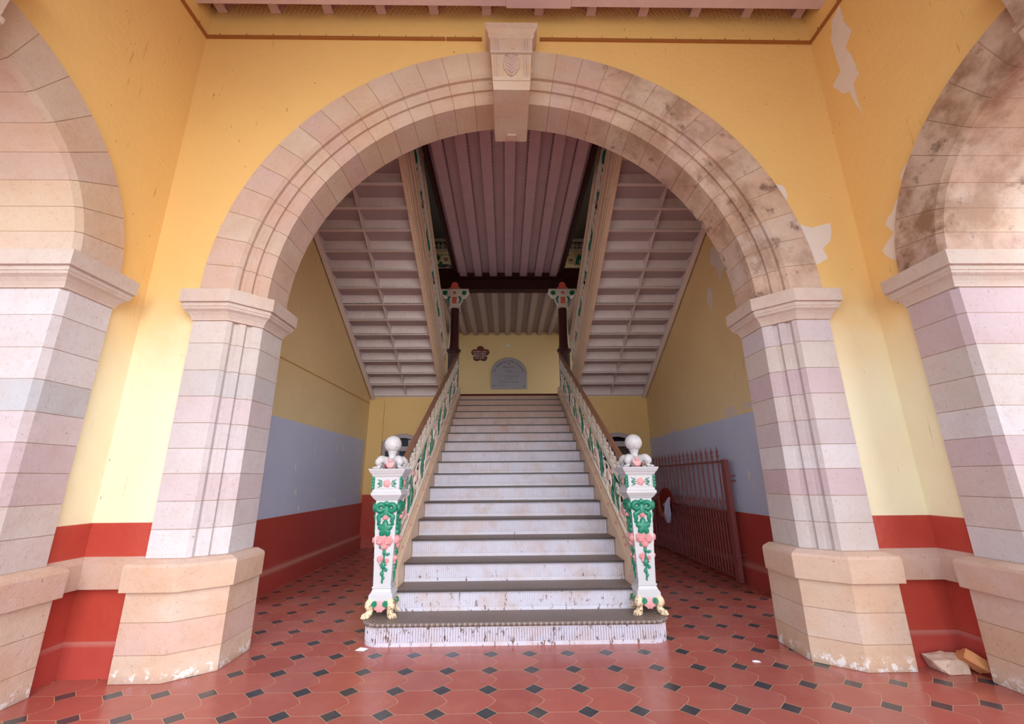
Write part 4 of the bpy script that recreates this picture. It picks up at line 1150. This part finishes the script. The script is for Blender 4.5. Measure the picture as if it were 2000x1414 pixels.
for k in range(-3, 4):
    for s in (-1, 1):
        x = k * .373 + s * .092
        if abs(x) > 1.25: continue
        y = 4.3
        while y < 9.7:
            z = 6.235 + .030; r_ = .006
            b.add([(x - r_, y - r_, z), (x + r_, y - r_, z), (x + r_, y + r_, z), (x - r_, y + r_, z), (x + s * .006, y, z - .013)], [(0, 1, 4), (1, 2, 4), (2, 3, 4), (3, 0, 4)])
            y += .085
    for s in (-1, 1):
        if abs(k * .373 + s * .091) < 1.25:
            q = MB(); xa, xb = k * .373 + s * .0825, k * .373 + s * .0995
            q.add([(xa, 4.063, 6.2338), (xb, 4.063, 6.334), (xb, 9.738, 6.334), (xa, 9.738, 6.2338)], [(0, 1, 2, 3)]); rel(q, (0, 4.062, 6.235)).build('shade_strip', M['shade_strip'], D1)  # dark strip over each slope paints in its shade
rel(b, (0, 4.062, 6.235)); o = b.build('rivets', M['cream'], D1); o['kind'] = 'stuff'
for s in (-1, 1):
    b = MB(); b.box(min(s * 1.27, s * 1.345), max(s * 1.27, s * 1.345), 4.062, 9.742, 6.225, ZU); rel(b, (0, 4.06, 6.235)).build('edge_beam', M['girder'], D1)
deck('gallery_deck', 'brownish ribbed steel gallery deck over the landing against the far wall', -HX + .005, HX - .005, 9.98, YL - .002, 6.235, 'gallery', .115, .066, .112)
for sg, nm, xa, xb in ((-1, 'left', -3.12, -1.36), (1, 'right', 1.36, 3.12)):
    balustrade('gallery_railing', 'scroll iron gallery railing on the dark girder at the %s of the walkway' % nm, xa, 9.78, 9.78 + (xb - xa), ZU - .18, 0, 2, 'x', 'cream', .05)
    b = MB()
    for k in range(3):
        xx = xa + .3 + k * .62; b.box(xx - .05, xx + .05, 9.765, 9.80, ZU - .02, ZU + .02)
    o = b.build('rosette_block', M['orange'], None); o.parent = [q for q in COL.objects if q.name.startswith('gallery_railing')][-1]
    o.matrix_parent_inverse = Matrix.Translation((-xa, -9.78, -(ZU - .18)))
# upper hall: cross beam, dark doorway on the far wall
b = MB(); b.box(-HX, HX, 8.4, 8.7, 8.9, 9.3); struct('beam_upper', b, M['lilac'])
b = MB(); b.box(-2.9, -1.6, YL - .03, YL, ZU, 9.0); struct('door_3', b, M['dark'])

# ================================================================== PLAQUE, FLOWER SIGN, SOCKET
def text_mesh(s, size, mat, parent, name, loc, align='CENTER', rotz=0, rot_in=0, extr=.002):
    cu = bpy.data.curves.new(name, 'FONT'); cu.body = s; cu.size = size; cu.align_x = align; cu.align_y = 'CENTER'; cu.extrude = extr
    t_ = bpy.data.objects.new(name, cu); COL.objects.link(t_)
    dg = bpy.context.evaluated_depsgraph_get(); me = bpy.data.meshes.new_from_object(t_.evaluated_get(dg)); bpy.data.objects.remove(t_, do_unlink=True)
    me.transform(Matrix.Rotation(PI / 2, 4, 'X') @ Matrix.Rotation(rot_in, 4, 'Z')); me.materials.clear(); me.materials.append(mat)
    return place(name, me, parent, loc)
PX, PZ, PW = .034, 4.30, .61
PQ = thing('memorial_plaque', 'round-topped grey stone plaque with inscription on the far ochre wall', 'plaque', (PX, YL, PZ))
P = [(-PW, 0), (PW, 0)] + [(PW * math.cos(PI * k / 30), .50 + .60 * math.sin(PI * k / 30)) for k in range(31)]
b = MB(); b.prism(P, 'y', -.03, 0); b.build('slab', M['granite'], PQ)
b = MB(); E_ = [(p[0] * 1.0, p[1]) for p in P[2:]]
b.tube([(p[0], -.03, p[1]) for p in E_], .012, 6); b.build('rim', M['granite'], PQ)
arc = 'THE FOUNDATION STONE OF COLLEGE'
for k, ch in enumerate(arc):
    if ch == ' ': continue
    a = PI * (1 - (k + .5) / len(arc)) * .86 + PI * .07
    text_mesh(ch, .092, M['letter'], PQ, 'letter', (.505 * math.cos(a), -.031, .48 + .49 * math.sin(a)), 'CENTER', 0, a - PI / 2)
for s_, z, sz in (('BUILDING', .765, .085), ('LAID BY', .62, .07), ('H. E. Sir George Lloyd', .455, .075), ('G.C.I.E., D.S.O.', .35, .055), ('Governor of Bombay', .245, .075)):
    text_mesh(s_, sz, M['letter'], PQ, 'inscription_line', (0, -.031, z))
text_mesh('1st Nov. 1919', .06, M['letter'], PQ, 'inscription_line', (-.33, -.031, .115))
b = MB()
for x, z in ((0, .89), (-.53, .10), (.53, .10)): b.ball((x, -.03, z), .026, .010, .026, 10, 6)
b.build('fixing_stud', M['letter'], PQ)
SG = thing('flower_sign', 'brown five-petal flower sign with pale script on the far ochre wall', 'sign', (-.955, YL, 5.55))
b = MB(); n = 80; P = []
for k in range(n):
    a = 2 * PI * k / n + PI / 2
    r_ = .20 + .125 * abs(math.cos(2.5 * (a - PI / 2))) ** .7
    P.append((r_ * math.cos(a), r_ * .9 * math.sin(a)))
b.prism(P, 'y', -.02, 0); b.build('board', M['sign'], SG)
for s_, z in (('सामाजिक न आधार', .075), ('धर्म का सम्मान', .0), ('निसर्गाचा आधार', -.075), ('भारत आधार', -.15)):
    text_mesh(s_, .072, M['signtext'], SG, 'script_line', (-.02, -.021, z), extr=.001)
b = MB(); b.box(-.05, .05, -.02, 0, -.04, .04); SK = b.build('wall_socket', M['plastic']); SK.location = (.027, YL, 5.86); tag(SK, 'small white socket plate on the far wall above the plaque', 'socket')
b = MB(); b.box(-.012, .012, -.026, -.019, -.005, .02); b.build('switch', M['letter'], SK)

# ================================================================== GATE, CLOTH, BAG
GX = 3.0
G = thing('iron_gate', 'maroon iron gate with spear tops folded against the right hall wall', 'gate', (GX, 6.2, 0)); GL = (GX, 6.2, 0)
def gp(nm, mb, sm=False): return rel(mb, GL).build(nm, M['gate'], G, sm)
b = MB(); b.box(GX - .03, GX + .03, 6.10, 6.20, .01, 1.59); gp('end_post', b)
b = MB(); b.box(GX - .02, GX + .02, 9.28, 9.34, .01, 1.59); gp('hinge_post', b)
for z, nm in ((1.565, 'top_rail'), (.885, 'middle_rail'), (.765, 'middle_rail'), (.06, 'bottom_rail')):
    b = MB(); b.box(GX - .012, GX + .012, 6.2, 9.3, z - .014, z + .014); gp(nm, b)
bars = [6.333 + .174 * k for k in range(17)]
b = MB(); b.tube([(0, 0, .05), (0, 0, 1.64)], .011, 8)
b.lathe([(.011, 1.62), (.02, 1.645), (.02, 1.655), (.011, 1.67), (.022, 1.70), (.02, 1.715), (.008, 1.745), (.001, 1.80)], 8); mb_ = b.mesh('spear_bar', M['gate'], True)
for y in bars: place('spear_bar', mb_, G, (0, y - 6.2, 0))
b = MB(); b.tube([(0, 0, .05), (0, 0, 1.0)], .010, 8); b.lathe([(.010, .99), (.018, 1.01), (.008, 1.035), (.001, 1.09)], 8); mb2 = b.mesh('dog_bar', M['gate'], True)
for k in range(34):
    y = 6.246 + .087 * k
    if k % 2 == 0: place('dog_bar', mb2, G, (0, y - 6.2, 0))
for z in (1.37, 1.30, .34, .25):
    b = MB(); b.box(GX + .0, HX - .003, 6.135, 6.165, z - .008, z + .008); gp('wall_bracket', b)
# cloth hat/bundle hung on the gate
CL = thing('hanging_cloth', 'dark red cloth with woven border hanging on the iron gate', 'cloth', (2.95, 8.45, 0)); LC = (2.95, 8.45, 0)
def sheet(outline, x, bulge, folds, mat, nm, par, L, nx=10, nz=12):
    """hanging cloth between left/right edges given as (z, y0, y1)"""
    b = MB(); F_ = []; B_ = []
    for i, (z, ya, yb_) in enumerate(outline):
        f = []; g = []
        for k in range(nx + 1):
            u = k / nx; yy = ya + (yb_ - ya) * u; bb = bulge * math.sin(PI * u) * math.sin(PI * min(1, (i + .6) / len(outline))) + folds * (math.sin(u * 13 + i * .5) + .6 * math.sin(u * 29 - i * .9)); yy += folds * .8 * math.sin(i * 2.3 + u * 5)
            f.append((x - bb, yy, z)); g.append((x + .012 + bulge * .25 * math.sin(PI * u), yy, z))
        F_.append(f + g[::-1])
    b.loft(F_); return rel(b, L).build(nm, M[mat], par, True)
sheet([(1.16, 8.30, 8.48), (1.12, 8.22, 8.62), (1.05, 8.16, 8.72), (.95, 8.12, 8.78), (.85, 8.14, 8.78), (.76, 8.2, 8.74), (.72, 8.3, 8.68)], 2.945, .05, .010, 'cloth', 'cloth_body', CL, LC)
sheet([(1.0, 8.76, 8.86), (.9, 8.74, 8.90), (.78, 8.70, 8.86), (.72, 8.66, 8.82), (.62, 8.58, 8.80)], 2.935, .02, .006, 'clothtrim', 'woven_border', CL, LC, 6)
BG = thing('plastic_bag', 'white plastic carrier bag hanging by one handle on the gate', 'bag', (2.9, 8.2, 0)); LB = (2.9, 8.2, 0)
sheet([(1.01, 8.015, 8.03), (.97, 8.03, 8.08), (.92, 8.05, 8.17), (.88, 8.06, 8.24), (.80, 8.05, 8.30), (.72, 8.05, 8.34), (.66, 8.06, 8.34), (.60, 8.10, 8.30), (.56, 8.14, 8.26)], 2.855, .05, .010, 'bag', 'bag_body', BG, LB)
b = MB(); b.tube([(2.86, 8.25, .87), (2.86, 8.36, .865), (2.865, 8.41, .845)], [.03, .02, .008], 6, True, .4); rel(b, LB).build('loose_handle', M['bag'], BG, True)

# ================================================================== RUBBLE IN THE RIGHT CORNER, BOTTOM-STEP PAINT
def chunk(name, label, pts, loc, mat, rz, seed):
    import bmesh
    rnd = random.Random(seed); bm = bmesh.new()
    for p in pts: bm.verts.new(p)
    bmesh.ops.convex_hull(bm, input=bm.verts[:])
    bmesh.ops.subdivide_edges(bm, edges=bm.edges[:], cuts=2, use_grid_fill=True)
    for v in bm.verts: v.co += Vector((rnd.uniform(-1, 1), rnd.uniform(-1, 1), rnd.uniform(-1, 1))) * .0035
    zmin = min(v.co.z for v in bm.verts)
    for v in bm.verts: v.co.z -= zmin
    me = bpy.data.meshes.new(name); bm.to_mesh(me); bm.free(); me.materials.append(mat)
    o = place(name, me, None, loc); o.rotation_euler = (0, 0, rz); return tag(o, label, 'rubble')
chunk('stone_chunk', 'pale broken stone chunk lying in the right porch corner', [(-.13, -.02, .075), (-.12, .07, .09), (-.10, -.01, .02), (-.06, -.06, .0), (.10, -.05, .0), (.12, .08, .0), (-.08, .08, .0), (.02, .06, .105), (.10, .05, .10), (.11, -.03, .075), (-.03, -.05, .085)], (3.075, 3.475, 0), M['rock'], 0, 4)
q = [Matrix.Rotation(.55, 3, 'Y') @ Matrix.Rotation(-.5, 3, 'X') @ Vector(p) for p in [(x, y_c, z) for x in (-.07, .07) for y_c in (-.055, .055) for z in (-.035, .035)]]
chunk('brick_piece', 'tan broken brick tilted against the stone chunk in the right corner', q, (3.205, 3.42, 0), M['brick'], -.5, 6)
b = MB(); b.add([(1.10, 4.075, .152), (1.24, 4.068, .152), (1.24, 4.068, .176), (1.10, 4.075, .176)], [(0, 1, 2, 3)])
# paper scrap at the foot of the bottom step
b = MB(); b.add([(-.05, -.02, .002), (.03, -.035, .002), (.055, .01, .006), (-.02, .025, .012), (0, 0, .018)], [(0, 1, 4), (1, 2, 4), (2, 3, 4), (3, 0, 4), (0, 3, 2, 1)])
o = b.build('paper_scrap', M['paper']); o.location = (-1.28, 4.04, 0); tag(o, 'crumpled white paper scrap at the left foot of the bottom step', 'paper scrap')
b = MB(); b.add([(-.03, -.01, .002), (.03, -.02, .002), (.035, .012, .003), (-.02, .015, .006), (0, 0, .012)], [(0, 1, 4), (1, 2, 4), (2, 3, 4), (3, 0, 4), (0, 3, 2, 1)])
o = b.build('paper_scrap', M['paper']); o.location = (1.80, 3.69, 0); tag(o, 'small pale litter scrap on the tiles left of the right pier', 'paper scrap')
